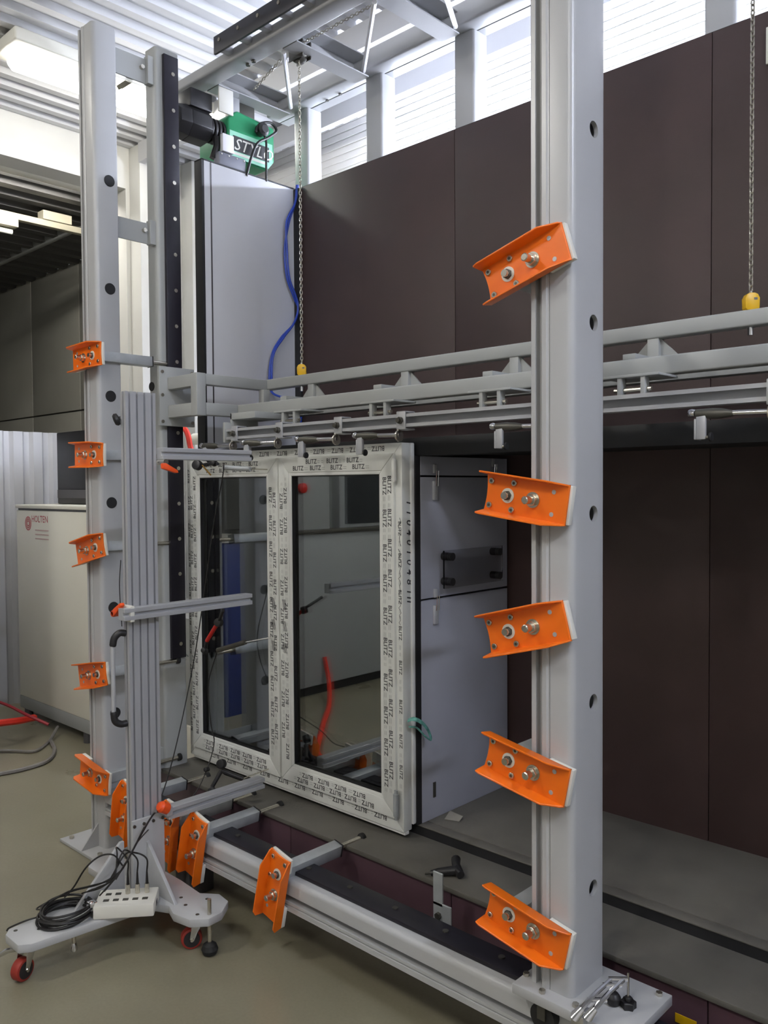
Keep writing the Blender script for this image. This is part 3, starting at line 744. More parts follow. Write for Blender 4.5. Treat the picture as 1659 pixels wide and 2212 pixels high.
# ---- printed film: the word on every member
def print_run(p0, d, up, length, height, rows, mb, mbg, y, seedk, word='BLITZ', step=.135):
    """rows of the word along direction d (2D x,z), letters' up direction up"""
    rnd = random.Random(seedk)
    v, f = text_geo(word, 1.0, .016, .0, 1.02)
    for r_, (off, hgt) in enumerate(rows):
        s = rnd.uniform(0, step)
        while s < length - .062:
            size = hgt / .70
            o = Vector((p0[0] + d[0] * s + up[0] * off, y, p0[1] + d[1] * s + up[1] * off))
            M = frame_m(o, (d[0], 0, d[1]), (up[0], 0, up[1]))
            mb.add([(a * size, b * size, .0) for (a, b, _) in v], f, M)
            # faint small print beside it
            q = s + .075
            while q < min(s + step - .015, length - .02):
                L = rnd.uniform(.012, .022)
                a = Vector((p0[0] + d[0] * q + up[0] * (off + hgt * .1), y, p0[1] + d[1] * q + up[1] * (off + hgt * .1)))
                M2 = frame_m(a, (d[0], 0, d[1]), (up[0], 0, up[1]))
                for kk in (0, .42):
                    mbg.add([(0, kk * hgt, 0), (L, kk * hgt, 0), (L, kk * hgt + .0016, 0), (0, kk * hgt + .0016, 0)], [(0, 1, 2, 3)], M2)
                q += L + .01
            s += step * rnd.uniform(.88, 1.12)
E_ = .0006
def film(member, name, p0, d, up, length, rows, y, seedk, step=.135):
    a = MB(); b = MB()
    print_run(p0, d, up, length, 0, rows, a, b, y - E_, seedk, step=step)
    a.build(name, INK, member); b.build('small_print', INKG, member)
DN = (0, -1); UPv = (0, 1); RTv = (1, 0); LFv = (-1, 0)
H1 = .0188
# outer frame
film(fr[0], 'film_print', (WX0 + .027, WZ0 + .1), UPv, LFv, 1.32, [(0, H1)], WY0, 1)
film(fr[1], 'film_print', (WX1 - .019, WZ1 - .17), DN, RTv, 1.2, [(0, .015)], WY0, 2)
film(fr[3], 'film_print', (WX1 - .06, WZ1 - .010), LFv, DN, 1.3, [(0, H1)], WY0, 3, .12)
film(fr[2], 'film_print', (WX1 - .06, WZ0 + .042), LFv, DN, 1.3, [(0, H1)], WY0, 4, .12)
def sashfilm(S, s_, w_, k):
    x0, x1, z0, z1 = s_
    film(S[0], 'film_print', (x0 + .027, z0 + .07), UPv, LFv, z1 - z0 - .14, [(.0, H1), (-.027, H1)], SY, k, .125)
    film(S[1], 'film_print', (x1 - .056, z1 - .07), DN, RTv, z1 - z0 - .14, [(0, H1), (.026, H1)], SY, k + 1, .125)
    film(S[3], 'film_print', (x0 + .07, z1 - .057), RTv, UPv, x1 - x0 - .14, [(.027, H1), (0, H1)], SY, k + 2, .115)
    film(S[2], 'film_print', (x1 - .07, z0 + .056), LFv, DN, x1 - x0 - .14, [(0, H1), (.026, H1)], SY, k + 3, .1)
sashfilm(LSASH, ls, SWd, 10); sashfilm(RSASH, rs_, SWd, 20)
# diagonal film stripes on the meeting stiles
for (mem, xc) in ((LSASH[1], ls[1] - .036), (RSASH[0], rs_[0] + .03)):
    st = MB()
    for zc in (1.18, 1.085, .99):
        for j in range(4):
            a = xc - .012 + .006 * j
            st.add([(a, SY - E_, zc), (a + .003, SY - E_, zc), (a + .012, SY - E_, zc - .045), (a + .009, SY - E_, zc - .045)], [(0, 3, 2, 1)])
    st.build('film_stripes', INK, mem)
# handwriting on the side of the frame
hwm = MB(); zc = 1.62
for chx in ('1', '1', '0', '4', '0', '1', '0', '4', '8', '11', '1'):
    v, f = text_geo(chx, .046, .012, .2)
    hwm.add(v, f, frame_m((WX1 + .0068 - .006, WY0 + .026, zc), (0, 0, -1), (0, 1, 0)))
    zc -= .038
hwm.v = [(WX1 + .0008, b, c) for (a, b, c) in hwm.v]
hwm.build('handwriting', INK, fr[1])
scr = MB(); pts = []
for i in range(40):
    z_ = 1.55 - .62 * i / 40 if i < 8 else 1.43 - .3 * (i - 8) / 32
    pts.append((WX1 - .012 + .009 * math.sin(i * 2.1) * (.6 + .4 * math.sin(i)), WY0 - .001, z_))
scr.path(pts[:8], .0009, 4); scr.path(pts[8:], .0009, 4)
scr.build('scribble', INK, fr[1])

# ================================================================== HOIST, CHAINS
link_me = None
def chain(name, label, top, bottom, pitch, r_w, extra=None):
    global link_me
    t = thing(name, label, 'chain', top, 'hoist chains')
    L = .0098; Wd = .0056
    pts = []
    for i in range(14):
        a = 2 * PI * i / 14
        pts.append((Wd * math.cos(a), 0, (L - Wd) * (1 if math.sin(a) > 0 else -1) * (abs(math.sin(a)) > .01) + Wd * math.sin(a)))
    proto = None
    n = int((Vector(top) - Vector(bottom)).length / pitch)
    runs = [(Vector(top), Vector(bottom))] + (extra or [])
    k = 0
    for (a, b) in runs:
        d = (b - a); n = max(1, int(d.length / pitch)); q = Vector((0, 0, -1)).rotation_difference(d.normalized())
        for i in range(n + 1):
            if proto is None:
                proto = MB().path(pts, r_w, 6, closed=True).build('link', CHAINM, t, local=True); o = proto
            else:
                o = proto.copy(); COL.objects.link(o); o.parent = t
            o.rotation_mode = 'QUATERNION'
            o.location = a + d * (i / max(1, n)) - Vector(top)
            o.rotation_quaternion = q @ Quaternion((0, 0, 1), math.radians(45 if i % 2 else 135) + math.radians(22))
            k += 1
    return t
hk1 = at(652, 795, 1, YU + .025); hk2 = at(1622, 645, 1, YU + .025)
c1top = at(646, 136, 1, YU + .025); c2top = Vector((hk2.x, hk2.y, 3.78))
e1 = [(at(608, 128, 1, 2.68), at(550, 192, 1, 2.68)), (at(655, 92, 1, 2.62), at(806, 10, 1, 2.62))]
chain('hoist_chain', 'thin steel hoist chain hanging beside the blue hoses to the near yellow block', tuple(c1top), (hk1.x, hk1.y, hk1.z + .03), .0155, .0021, e1)
chain('hoist_chain', 'steel hoist chain hanging down to the far yellow block, right of the open-holed column', tuple(c2top), (hk2.x, hk2.y, hk2.z + .03), .0155, .0023)
for i, h in enumerate((hk1, hk2)):
    zb = uz[1] + .004
    bl = thing('hook_block', ['yellow plastic hook block on the lifting frame below the thin chain', 'yellow plastic hook block with side slots below the far chain'][i], 'hook block', (h.x, h.y, zb), 'yellow hook blocks')
    prof = [(-.016, 0), (.016, 0), (.021, .006), (.022, .036), (.016, .048), (.007, .052), (-.007, .052), (-.016, .048), (-.022, .036), (-.021, .006)]
    MB().prism([(a, b) for (a, b) in prof], 1, -.015, .015).v
    body = MB()
    body.v = []; body.f = []
    n = len(prof)
    vs = [(a, -.015, b) for (a, b) in prof] + [(a, .015, b) for (a, b) in prof]
    body.add(vs, [(i2, (i2 + 1) % n, n + (i2 + 1) % n, n + i2) for i2 in range(n)] + [tuple(range(n - 1, -1, -1)), tuple(range(n, 2 * n))], Matrix.Rotation(math.radians(42), 4, 'Z'))
    body.build('body', YELLOW, bl, .002, local=True, fix=True)
    MR = Matrix.Rotation(math.radians(42), 4, 'Z')
    MB().box((.0218, -.006, .014), (.0226, .006, .042), MR).box((.004, -.0158, .030), (.014, -.015, .037), MR).build('slot', DARKSTEEL, bl, local=True)
    MB().cyl((0, 0, .05), (0, 0, .06), .008, .005, n=12).build('chain_collar', STEEL, bl, local=True)
    MB().cyl((0, 0, -.075), (0, 0, -.05), .009, n=12).build('end_bolt', CHROME, bl, local=True)
# pulley blocks under the front beam
for (px_, py_) in ((648, 132),):
    p = at(px_, py_, 1, 2.68)
    pu = thing('chain_sheave', 'dark steel chain sheave under the overhead frame', 'pulley', tuple(p))
    MB().cyl((p.x, p.y - .018, p.z + .03), (p.x, p.y + .018, p.z + .03), .042, n=20).build('wheel', DARKSTEEL, pu, .003)
    MB().box((p.x - .05, p.y - .028, p.z), (p.x + .05, p.y - .022, p.z + .08)).box((p.x - .05, p.y + .022, p.z), (p.x + .05, p.y + .028, p.z + .08)).build('side_plate', DARKSTEEL, pu, .001)

# the hoist: green gearbox with name plate, black motor, plug loop
GXF = -3.58
ho = thing('chain_hoist', 'green electric chain hoist with black motor hanging under the end of the overhead frame', 'hoist', (-3.72, 2.75, 3.36))
MB().prism([(2.64, 3.365), (2.90, 3.365), (2.945, 3.42), (2.945, 3.60), (2.70, 3.62), (2.64, 3.57)], 0, -3.84, GXF).build('gearbox', GREEN, ho, .012, 3, fix=True)
MB().box((-3.74, 2.74, 3.60), (-3.64, 2.86, 3.70)).build('mounting_lug', DARKSTEEL, ho, .004)
np_ = MB().prism([(2.645, 3.37), (2.895, 3.37), (2.925, 3.415), (2.925, 3.505), (2.645, 3.505)], 0, GXF, GXF + .007).build('name_plate', LGREEN, ho, .001, 1, fix=True); np_['label'] = 'pale green name plate'
MB().box((GXF + .007, 2.665, 3.405), (GXF + .0085, 2.90, 3.482)).build('name_field', BLACKP, np_)
MB().box((GXF + .007, 2.66, 3.386), (GXF + .0082, 2.88, 3.40)).build('name_stripe', WPLA, np_)
v, f = text_geo('STYLO', .085, .004, .35)
MB().add(v, f, frame_m((GXF + .009, 2.668, 3.413), (0, 1, 0), (0, 0, 1))).build('name_lettering', WPLA, np_)
MB().cyl((-3.66, 2.37, 3.50), (-3.66, 2.43, 3.50), .075, .088, n=8, phase=.3).cyl((-3.66, 2.43, 3.50), (-3.66, 2.545, 3.50), .088, n=8, phase=.3).build('motor', BLACKP, ho, .004)
MB().box((-3.72, 2.43, 3.57), (-3.60, 2.56, 3.66)).build('motor_terminal', BLACKP, ho, .006)
for k_ in range(4): MB().cyl((-3.65, 2.55 + .024 * k_, 3.50), (-3.65, 2.565 + .024 * k_, 3.50), .062, n=20).build('cooling_fin', BLACKP, ho, .003)
MB().cyl((-3.65, 2.54, 3.50), (-3.65, 2.645, 3.50), .045, n=20).build('motor_shaft', BLACKP, ho)
MB().box((-3.575, 2.575, 3.575), (-3.565, 2.665, 3.70)).build('cover_plate', WPLA, ho, .003)
MB().box((-3.62, 2.68, 3.555), (-3.612, 2.74, 3.70)).build('cover_plate', ALU, ho, .003)
MB().box((-3.575, 2.585, 3.375), (-3.55, 2.655, 3.465)).build('cable_tag', WHITEBAR, ho, .004)
MB().path([(-3.60, 2.56, 3.34), (-3.59, 2.575, 3.40), (-3.60, 2.58, 3.45)], [.02, .018, .02], 10).build('cable_gland', BLACKP, ho)
MB().lathe([(.012, 0), (.03, .01), (.034, .05), (.02, .06)], Matrix.Translation((GXF, 2.835, 3.55)) @ Matrix.Rotation(PI / 2, 4, 'Y')).build('plug', BLACKP, ho)
cb = thing('connector_box', 'grey terminal housing with rivets on top of the white side panel', 'connector', (CX - .03, 2.60, CT))
MB().box((CX - .055, 2.56, CT + .006), (CX - .005, 2.73, CT + .075)).build('housing', mat('grey_housing', (120, 122, 134), .4, 0, .05, 8), cb, .008, 3)
for y in (2.575, 2.62, 2.67, 2.715): MB().cyl((CX - .005, y, CT + .062), (CX - .001, y, CT + .062), .004, n=8).build('rivet', STEEL, cb)
# two power cables with a black plug loop from hoist down behind the panel
p1 = [at(532, 380, 0, -3.545), at(543, 340, 0, -3.545), at(556, 310, 0, -3.545), at(580, 297, 0, -3.545), at(597, 283, 0, -3.545), at(585, 266, 0, -3.545), at(562, 268, 0, -3.545), at(552, 285, 0, -3.545)]
o = MB().path(spline(p1, 8), .0075, 8).build('power_cable', CABLE, None, loc=tuple(p1[0])); tag(o, 'looped black power cable rising from the white panel to the hoist', 'cable')
p2 = [at(575, 392, 0, -3.545), at(575, 340, 0, -3.545), at(574, 300, 0, -3.545), at(560, 285, 0, -3.545)]
o = MB().path(spline(p2, 8), .006, 8).build('power_cable', CABLE, None, loc=tuple(p2[0])); tag(o, 'straight black power cable behind the top edge of the white panel', 'cable')

# blue hoses down the chamber corner
for k, (dx, lab) in enumerate(((0, 'blue air hose bowing out over the white side panel'), (5, 'second blue air hose close beside the first in the chamber corner'))):
    pp = [(641 + dx * .5, 400), (637, 440), (624 - dx, 480), (615 + dx, 540), (620 + dx, 600), (634 + dx, 640), (644, 668), (634, 700), (607 + dx, 730), (588 + dx * .6, 765), (582 + dx, 815), (590, 850), (645, 870), (640 + dx * 2, 905), (636 + dx * 2, 922)]
    P3 = [at(a, b, 0, CX + .02 + .01 * k) if b < 840 else at(a, b, 1, 2.86 + .02 * k) for (a, b) in pp]
    o = MB().path(spline(P3, 8), .006, 8).build('air_hose', BLUEH, None, loc=tuple(P3[0])); tag(o, lab, 'hose', 'blue hoses in the chamber corner')

# ================================================================== TROLLEY (mobile measuring stand)
tl = thing('measuring_trolley', 'light grey three-legged trolley with a tall slotted aluminium column', 'trolley', (-2.87, 1.66, 0))
TX0, TX1, TYa, TYb = -2.882, -2.845, 1.618, 1.744
def flute_poly():
    pts = [(TX0, TYa)]
    # -y face: one slot
    xm = (TX0 + TX1) / 2
    pts += [(xm - .005, TYa), (xm - .005, TYa + .010), (xm + .005, TYa + .010), (xm + .005, TYa), (TX1, TYa)]
    for i in range(4):
        yc = TYa + (TYb - TYa) * (i + .5) / 4
        pts += [(TX1, yc - .004), (TX1 - .012, yc - .004), (TX1 - .012, yc + .004), (TX1, yc + .004)]
    pts += [(TX1, TYb), (TX0, TYb)]
    return pts
MB().prism(flute_poly(), 2, .15, 2.03).build('column', ALU, tl)
# three-legged base plate
PZ0, PZ1 = .115, .145
base = [(-2.93, 1.19), (-2.90, 1.165), (-2.80, 1.165), (-2.775, 1.20), (-2.73, 1.62), (-2.66, 1.655), (-2.60, 1.635), (-2.52, 1.65), (-2.475, 1.70), (-2.48, 1.76), (-2.53, 1.825), (-2.60, 1.835),
        (-2.66, 1.79), (-2.80, 1.80), (-2.96, 1.80), (-3.10, 1.75), (-3.18, 1.75), (-3.23, 1.70), (-3.23, 1.65), (-3.18, 1.61), (-3.08, 1.61), (-2.965, 1.58)]
MB().prism(base, 2, PZ0, PZ1).build('base_plate', G_PAINT, tl, .004)
for (x, y) in ((-2.90, 1.20), (-2.85, 1.26), (-2.62, 1.70), (-2.60, 1.78), (-2.53, 1.69), (-2.68, 1.72), (-3.16, 1.68)):
    MB().cyl((x, y, PZ1 - .001), (x, y, PZ1 + .0008), .007, n=12).build('hole_plug', DARKSTEEL, tl)
# gussets
MB().prism([(1.40, PZ1), (1.60, PZ1), (1.60, .34), (1.585, .34)], 0, -2.886, -2.872).build('gusset', G_PAINT, tl, .002, fix=True)
MB().prism([(PZ1, TX1), (PZ1, TX1 + .2), (.33, TX1 + .012), (.33, TX1)], 1, 1.67, 1.684).build('gusset', G_PAINT, tl, .002, fix=True)
MB().prism([(PZ1, TX0), (PZ1, TX0 - .16), (.30, TX0 - .012), (.30, TX0)], 1, 1.67, 1.684).build('gusset', G_PAINT, tl, .002, fix=True)
fp = MB().box((TX1, TYa - .005, PZ1), (TX1 + .012, TYb + .005, .42)).build('foot_bracket', G_PAINT, tl, .002)
for (y, z) in ((1.62, .40), (1.66, .40), (1.70, .40), (1.74, .40)): MB().cyl((TX1 + .012, y, z), (TX1 + .017, y, z), .006, n=10).build('bolt', DARKSTEEL, fp)
# casters
def caster(x, y, ang):
    M = Matrix.Translation((x, y, 0)) @ Matrix.Rotation(math.radians(ang), 4, 'Z')
    fk = MB().box((-.028, -.03, PZ0 - .012), (.028, .03, PZ0), M).prism([(-.02, PZ0 - .012), (.02, PZ0 - .012), (.03, .04), (.015, .032)], 0, -.024, -.020, M).prism([(-.02, PZ0 - .012), (.02, PZ0 - .012), (.03, .04), (.015, .032)], 0, .020, .024, M).build('caster_fork', CHROME, tl, .002, fix=True)
    MB().cyl((-.017, .022, .038), (.017, .022, .038), .038, n=28, M=M).build('wheel_tyre', mat('red_rubber', (140, 42, 32), .55, 0, .1, 12), fk, .005)
    MB().cyl((-.018, .022, .038), (.018, .022, .038), .029, n=24, M=M).build('wheel_hub', BLACKP, fk)
    MB().cyl((-.027, .022, .038), (.027, .022, .038), .006, n=10, M=M).build('axle', STEEL, fk)
    return fk
f1 = caster(-2.845, 1.215, 200)
MB().path([(-2.86, 1.19, .10), (-2.885, 1.165, .095), (-2.90, 1.14, .08)], [.016, .018, .012], 10, flat=.5).build('brake_lever', CHROME, f1)
caster(-2.575, 1.72, 150); caster(-3.17, 1.68, 60)
for (x, y) in ((-2.50, 1.72), (-2.80, 1.36)):
    ft = MB().cyl((x, y, .045), (x, y, .20 if x > -2.6 else .13), .0075, n=12).build('levelling_screw', STEEL, tl)
    if x > -2.6: MB().lathe([(.004, 0), (.026, .004), (.03, .018), (.024, .034), (.010, .044)], Matrix.Translation((x, y, .002))).build('foot', RUBBER, ft)
    else: MB().lathe([(.004, 0), (.012, .004), (.012, .016), (.008, .03)], Matrix.Translation((x, y, .045))).build('foot', CHROME, ft)
# profile arms (along y) with orange levers
def arm_profile(z, x0, y0, y1, h=.045, w_=.045):
    xm = x0 + w_; c = z
    pts = [(c - h / 2, x0), (c + h / 2, x0), (c + h / 2, xm), (c + .006, xm), (c + .006, xm - .012), (c - .006, xm - .012), (c - .006, xm), (c - h / 2, xm)]
    return MB().prism(pts, 1, y0, y1)
def lever(p, ang, parent, L=.075):
    M = Matrix.Translation(p) @ Matrix.Rotation(math.radians(ang), 4, 'Y')
    lv = MB().prism([(-.012, -.006), (.012, -.006), (.008, L * .4), (.0, L), (-.012, L), (-.014, L * .4)], 1, -.030, -.012, M).cyl((0, -.03, 0), (0, .006, 0), .012, n=14, M=M).build('clamp_lever', ORPLA, parent, .003, fix=True)
    MB().cyl((0, .006, 0), (0, .03, 0), .008, n=12, M=M).build('lever_screw', STEEL, lv)
    return lv
zA, zB, zC = 1.80, 1.205, .418
for (z, y0, y1) in ((zA, 1.745, 2.165), (zB, 1.575, 2.16), (zC, 1.75, 2.215)):
    a = arm_profile(z, TX1 + .0005, y0, y1).build('profile_arm', ALU, tl, .0015, 1, fix=True)
MB().box((TX0 - .002, TYa - .018, zB - .03), (TX1 + .045, TYa, zB + .03)).build('clamp_plate', WPLA, tl, .003)
lever((TX0 - .012, TYa - .012, zB - .004), -38, tl)
lv_ = MB().prism([(1.737, 1.762), (1.750, 1.764), (1.80, 1.738), (1.806, 1.728), (1.795, 1.726), (1.738, 1.742)], 0, -2.806, -2.786).build('clamp_lever', ORPLA, tl, .003, fix=True)
MB().cyl((-2.84, 1.752, 1.768), (-2.79, 1.752, 1.768), .011, n=14).build('lever_screw', STEEL, lv_)
MB().lathe([(.014, 0), (.021, .004), (.022, .035), (.016, .045), (.006, .048)], Matrix.Translation((-2.80, 1.745, .44)) @ Matrix.Rotation(math.radians(60), 4, 'X')).build('orange_cap', ORPLA, tl)
MB().box((TX1, 1.735, .415), (-2.79, 1.76, .45)).build('cap_block', ALU, tl, .002)
# black knob and bow handle at the column
MB().lathe([(.006, 0), (.008, .012), (.022, .016), (.024, .026), (.018, .034), (.004, .036)], Matrix.Translation((TX0 - .002, TYa + .01, 1.935)) @ Matrix.Rotation(math.radians(115), 4, 'X') @ Matrix.Rotation(math.radians(-30), 4, 'Y')).build('star_knob', BLACKP, tl)
hd = MB().path(spline([(TX0 + .01, TYa, 1.125), (TX0 + .006, TYa - .022, 1.128), (TX0, TYa - .04, 1.11), (TX0 - .002, TYa - .046, 1.08)], 6), [.013] * 18 + [.011], 12).build('handle_grip', BLACKP, tl)
MB().path(spline([(TX0 - .002, TYa - .046, .835), (TX0, TYa - .042, .80), (TX0 + .006, TYa - .022, .785), (TX0 + .01, TYa, .785)], 6), [.011] + [.013] * 18, 12).build('handle_grip', BLACKP, tl)
MB().cyl((TX0 - .002, TYa - .046, .832), (TX0 - .002, TYa - .046, 1.082), .0085, n=14).build('handle_bar', ALU, hd)

# white junction box with sockets and plugged connectors
jb = thing('junction_box', 'white connector box with a grid of dark sockets on the trolley base', 'junction box', (-2.76, 1.56, PZ1))
JM = Matrix.Translation((-2.748, 1.537, PZ1)) @ Matrix.Rotation(math.radians(50), 4, 'Z')
jbb = MB().box((-.105, -.065, .001), (.105, .065, .048), JM).build('housing', WPLA, jb, .005, fix=True)
for r_ in range(2):
    for c_ in range(5):
        sx, sy = -.068 + .034 * c_, -.022 + .046 * r_
        if r_ == 1 and c_ >= 2:
            pl_ = MB().cyl((sx, sy, .045), (sx, sy, .082), .0085, n=12, M=JM).build('connector', STEEL, jb)
            MB().cyl((sx, sy, .082), (sx, sy, .125), .0055, .003, n=10, M=JM).build('strain_relief', CABLE, pl_)
        else:
            MB().box((sx - .010, sy - .008, .0482), (sx + .010, sy + .008, .0492), JM).build('socket', DARKSTEEL, jb)
MB().box((.1052, -.012, .012), (.106, .012, .03), JM).build('port', BLACKP, jb)
# coil of black cable
cc = MB(); rnd = random.Random(3)
for k in range(9):
    pts = []; rr = .090 + rnd.uniform(-.009, .012); zz = PZ1 + .006 + .004 * k
    ox, oy = rnd.uniform(-.008, .008), rnd.uniform(-.008, .008)
    for i in range(36):
        a = 2 * PI * i / 36
        pts.append((-2.855 + ox + rr * .9 * 1.0 * math.cos(a), 1.36 + oy + rr * math.sin(a), zz + .004 * math.sin(a * 2 + k)))
    cc.path(pts, .0042, 6, closed=True)
o = cc.build('cable_coil', CABLE, None, loc=(-2.865, 1.36, PZ1)); tag(o, 'coil of black sensor cable lying on the trolley base plate', 'cable coil')
MB().box((-2.815, 1.415, PZ1 + .02), (-2.785, 1.445, PZ1 + .052)).build('cable_tie', CHROME, o, .004)

# ================================================================== DIAL GAUGES ON ARTICULATED HOLDERS
def gauge(name, label, pts, body, rod_to, knobs, mats=None):
    t = thing(name, label, 'gauge holder', tuple(pts[0]), 'displacement sensor holders')
    for i in range(len(pts) - 1):
        MB().path([pts[i], pts[i + 1]], .009 if i else .007, 10).build('holder_arm', (mats or [BLACKP] * 9)[i], t)
    for (k, r_) in knobs:
        d = Vector((.3, -.8, .2)).normalized()
        MB().cyl(Vector(k) - d * .012, Vector(k) + d * .016, r_, n=18).build('pivot_knob', BLACKP, t, .004)
    sb = MB().path([body[0], body[1]], .011, 12).build('sensor_body', DARKSTEEL if mats else ZINC, t)
    MB().path([body[1], rod_to], .0028, 6).build('plunger', STEEL, sb)
    return t
YP = 2.20
def gp_(x, y, Y=YP): return at(x, y, 1, Y)
gauge('sensor_holder', 'black jointed sensor holder below the upper trolley arm, with grey sensor and orange rod',
      [gp_(470, 1002, 2.14), gp_(450, 1003, 2.16), gp_(436, 1005, 2.18)], (gp_(484, 1010, 2.2), gp_(541, 1013, 2.24)), gp_(577, 1014, 2.35),
      [((gp_(427, 1005, 2.14)), .022), ((gp_(462, 1000, 2.14)), .014)])
o = MB().path([gp_(437, 1005, 2.14), gp_(455, 1026, 2.14)], .0035, 8).build('brass_rod', BRASS, None, loc=tuple(gp_(437, 1005, 2.14))); tag(o, 'short brass rod on the upper sensor holder', 'rod')
gauge('sensor_holder', 'black jointed sensor holder with a red link, below the middle trolley arm',
      [gp_(482, 1318, 2.10), gp_(473, 1342, 2.14), gp_(447, 1384, 2.16), gp_(442, 1412, 2.18)], (gp_(470, 1405, 2.2), gp_(530, 1387, 2.24)), gp_(585, 1377, 2.35),
      [((gp_(473, 1345, 2.14)), .018), ((gp_(442, 1405, 2.16)), .012)], [BLACKP, RED, BLACKP, BLACKP])
gauge('sensor_holder', 'black jointed sensor holder lying over the lowest trolley arm',
      [gp_(528, 1698, 2.17), gp_(465, 1712, 2.10), gp_(458, 1700, 2.10), gp_(478, 1665, 2.14), gp_(525, 1683, 2.2)], (gp_(485, 1668, 2.16), gp_(524, 1682, 2.22)), gp_(580, 1661, 2.35),
      [((gp_(479, 1650, 2.14)), .020), ((gp_(525, 1698, 2.17)), .018), ((gp_(458, 1708, 2.1)), .014), ((gp_(447, 1662, 2.14)), .010)], [BLACKP] * 5)

# ================================================================== CABLES
def cable(name, label, pts, r=.0035, m_=None, grp=None, cat='cable', n=8):
    o = MB().path(spline(pts, n), r, 6).build(name, m_ or CABLE, None, loc=tuple(pts[0])); tag(o, label, cat, grp); return o
bund = at(285, 1840, 1, 1.50)
cable('sensor_cable', 'thin black cable from the upper sensor down past the left sash', [gp_(484, 1000, 2.18), gp_(480, 1035), gp_(462, 1130), gp_(440, 1290), gp_(420, 1420), at(392, 1560, 1, 2.1), at(365, 1670, 1, 1.95), at(340, 1740, 1, 1.85), at(310, 1790, 1, 1.65), bund, at(255, 1890, 1, 1.45), at(215, 1935, 1, 1.40)], .0026)
cable('sensor_cable', 'thin black cable from the middle sensor to the bundle', [gp_(468, 1410, 2.18), gp_(450, 1480), gp_(455, 1560), gp_(462, 1610), gp_(435, 1690, 2.1), at(400, 1740, 1, 2.0), at(370, 1765, 1, 1.9), at(335, 1780, 1, 1.75), at(300, 1815, 1, 1.58), bund, at(250, 1900, 1, 1.44)], .0026)
cable('sensor_cable', 'black cable from the orange cap to the bundle', [at(358, 1744, 1, 1.78), at(335, 1755, 1, 1.72), at(312, 1790, 1, 1.6), bund, at(262, 1880, 1, 1.46), at(225, 1925, 1, 1.41)], .0035)
cable('sensor_cable', 'black cable arching out to the left of the bundle over the base', [at(265, 1870, 1, 1.47), at(245, 1847, 1, 1.45), at(215, 1850, 1, 1.42), at(185, 1875, 1, 1.38), at(160, 1915, 1, 1.36), at(140, 1938, 1, 1.36)], .003)
for k, (ex, ey) in enumerate(((292, 1905), (308, 1908), (322, 1912))):
    q = JM @ Vector((-.068 + .034 * (2 + k), .024, .122))
    lab = ['short black plug lead arching from the first fitted connector', 'short black plug lead arching from the second fitted connector', 'short black plug lead arching from the third fitted connector'][k]
    cable('plug_lead', lab, [q, q + Vector((0, .0, .05)), q + Vector((-.04, -.02, .09 - .012 * k)), bund.lerp(q, .35) + Vector((-.02, -.04, .02)), at(245 - 8 * k, 1898 + 6 * k, 1, 1.44), at(205 - 14 * k, 1920 + 5 * k, 1, 1.40)], .003, None, 'plug leads on the white box')
for k in range(4):
    cable('cable_strand', ['loose black cable strand nearest the white box', 'loose black cable strand over the coil', 'loose black cable strand looping above the coil', 'loose black cable strand drooping off the coil'][k],
          [at(262 - 4 * k, 1880 + 4 * k, 1, 1.46), at(235 - 8 * k, 1902 + 3 * k, 1, 1.43), at(190 - 14 * k, 1915 + 4 * k, 1, 1.40), at(150 - 16 * k, 1925 + 8 * k, 1, 1.37), at(115 - 12 * k, 1945 + 6 * k, 1, 1.33), at(90, 1965, 1, 1.31)], .003, None, 'loose cable strands at the coil')
cable('cable_end', 'black cable end trailing from the coil off the plate', [(-2.91, 1.30, PZ1 + .01), (-2.925, 1.25, PZ1 + .008), (-2.945, 1.20, PZ1 - .005), (-2.95, 1.19, PZ1 - .015)], .003)
cable('column_wire', 'thin black wire hanging along the trolley column below the orange lever', [(TX0 - .004, TYa - .006, 1.40), (TX0 - .006, TYa - .012, 1.30), (TX0 - .004, TYa - .006, 1.15)], .0018)

# ================================================================== SMALL LOOSE THINGS
cr_ = thing('cordless_driver', 'black hand driver lying on the grey ledge in front of the chamber', 'tool', (-1.86, 2.30, LED))
a = at(930, 1886, 2, LED + .012); b = at(985, 1880, 2, LED + .02); c = at(995, 1890, 2, LED + .016); d = at(985, 1856, 2, LED + .03)
MB().path([a, a.lerp(b, .3), b, c], [.009, .014, .017, .014], 12).build('body', BLACKP, cr_)
MB().path([c, b.lerp(d, .5), d], [.014, .015, .017], 12).build('handle', BLACKP, cr_)
MB().path([a + (a - b).normalized() * .02, a], .004, 8).build('bit', DARKSTEEL, cr_)
pp = [at(960, 1770, 2, CFZ + .002), at(972, 1752, 2, CFZ + .012), at(1000, 1764, 2, CFZ + .010), at(992, 1775, 2, CFZ + .002)]
mb = MB(); mb.add([tuple(p) for p in pp] + [tuple(p + Vector((0, 0, .0015))) for p in pp], [(0, 1, 2, 3), (7, 6, 5, 4), (0, 4, 5, 1), (1, 5, 6, 2), (2, 6, 7, 3), (3, 7, 4, 0)])
tag(mb.build('paper_scrap', PAPER, None, loc=tuple(pp[0]), fix=True), 'curled scrap of grey paper on the chamber floor', 'paper')
st = [at(882, 1556, 0, WX1 + .02), at(893, 1553, 0, WX1 + .045), at(910, 1560, 0, WX1 + .06), at(925, 1578, 0, WX1 + .06), at(931, 1598, 0, WX1 + .06), at(918, 1590, 0, WX1 + .05), at(900, 1572, 0, WX1 + .03), at(884, 1570, 0, WX1 + .015)]
tag(MB().path(spline(st, 6), .009, 8, flat=.4).build('strap', TEAL, None, loc=tuple(st[0])), 'green and white strap loop sticking out at the right of the window', 'strap')
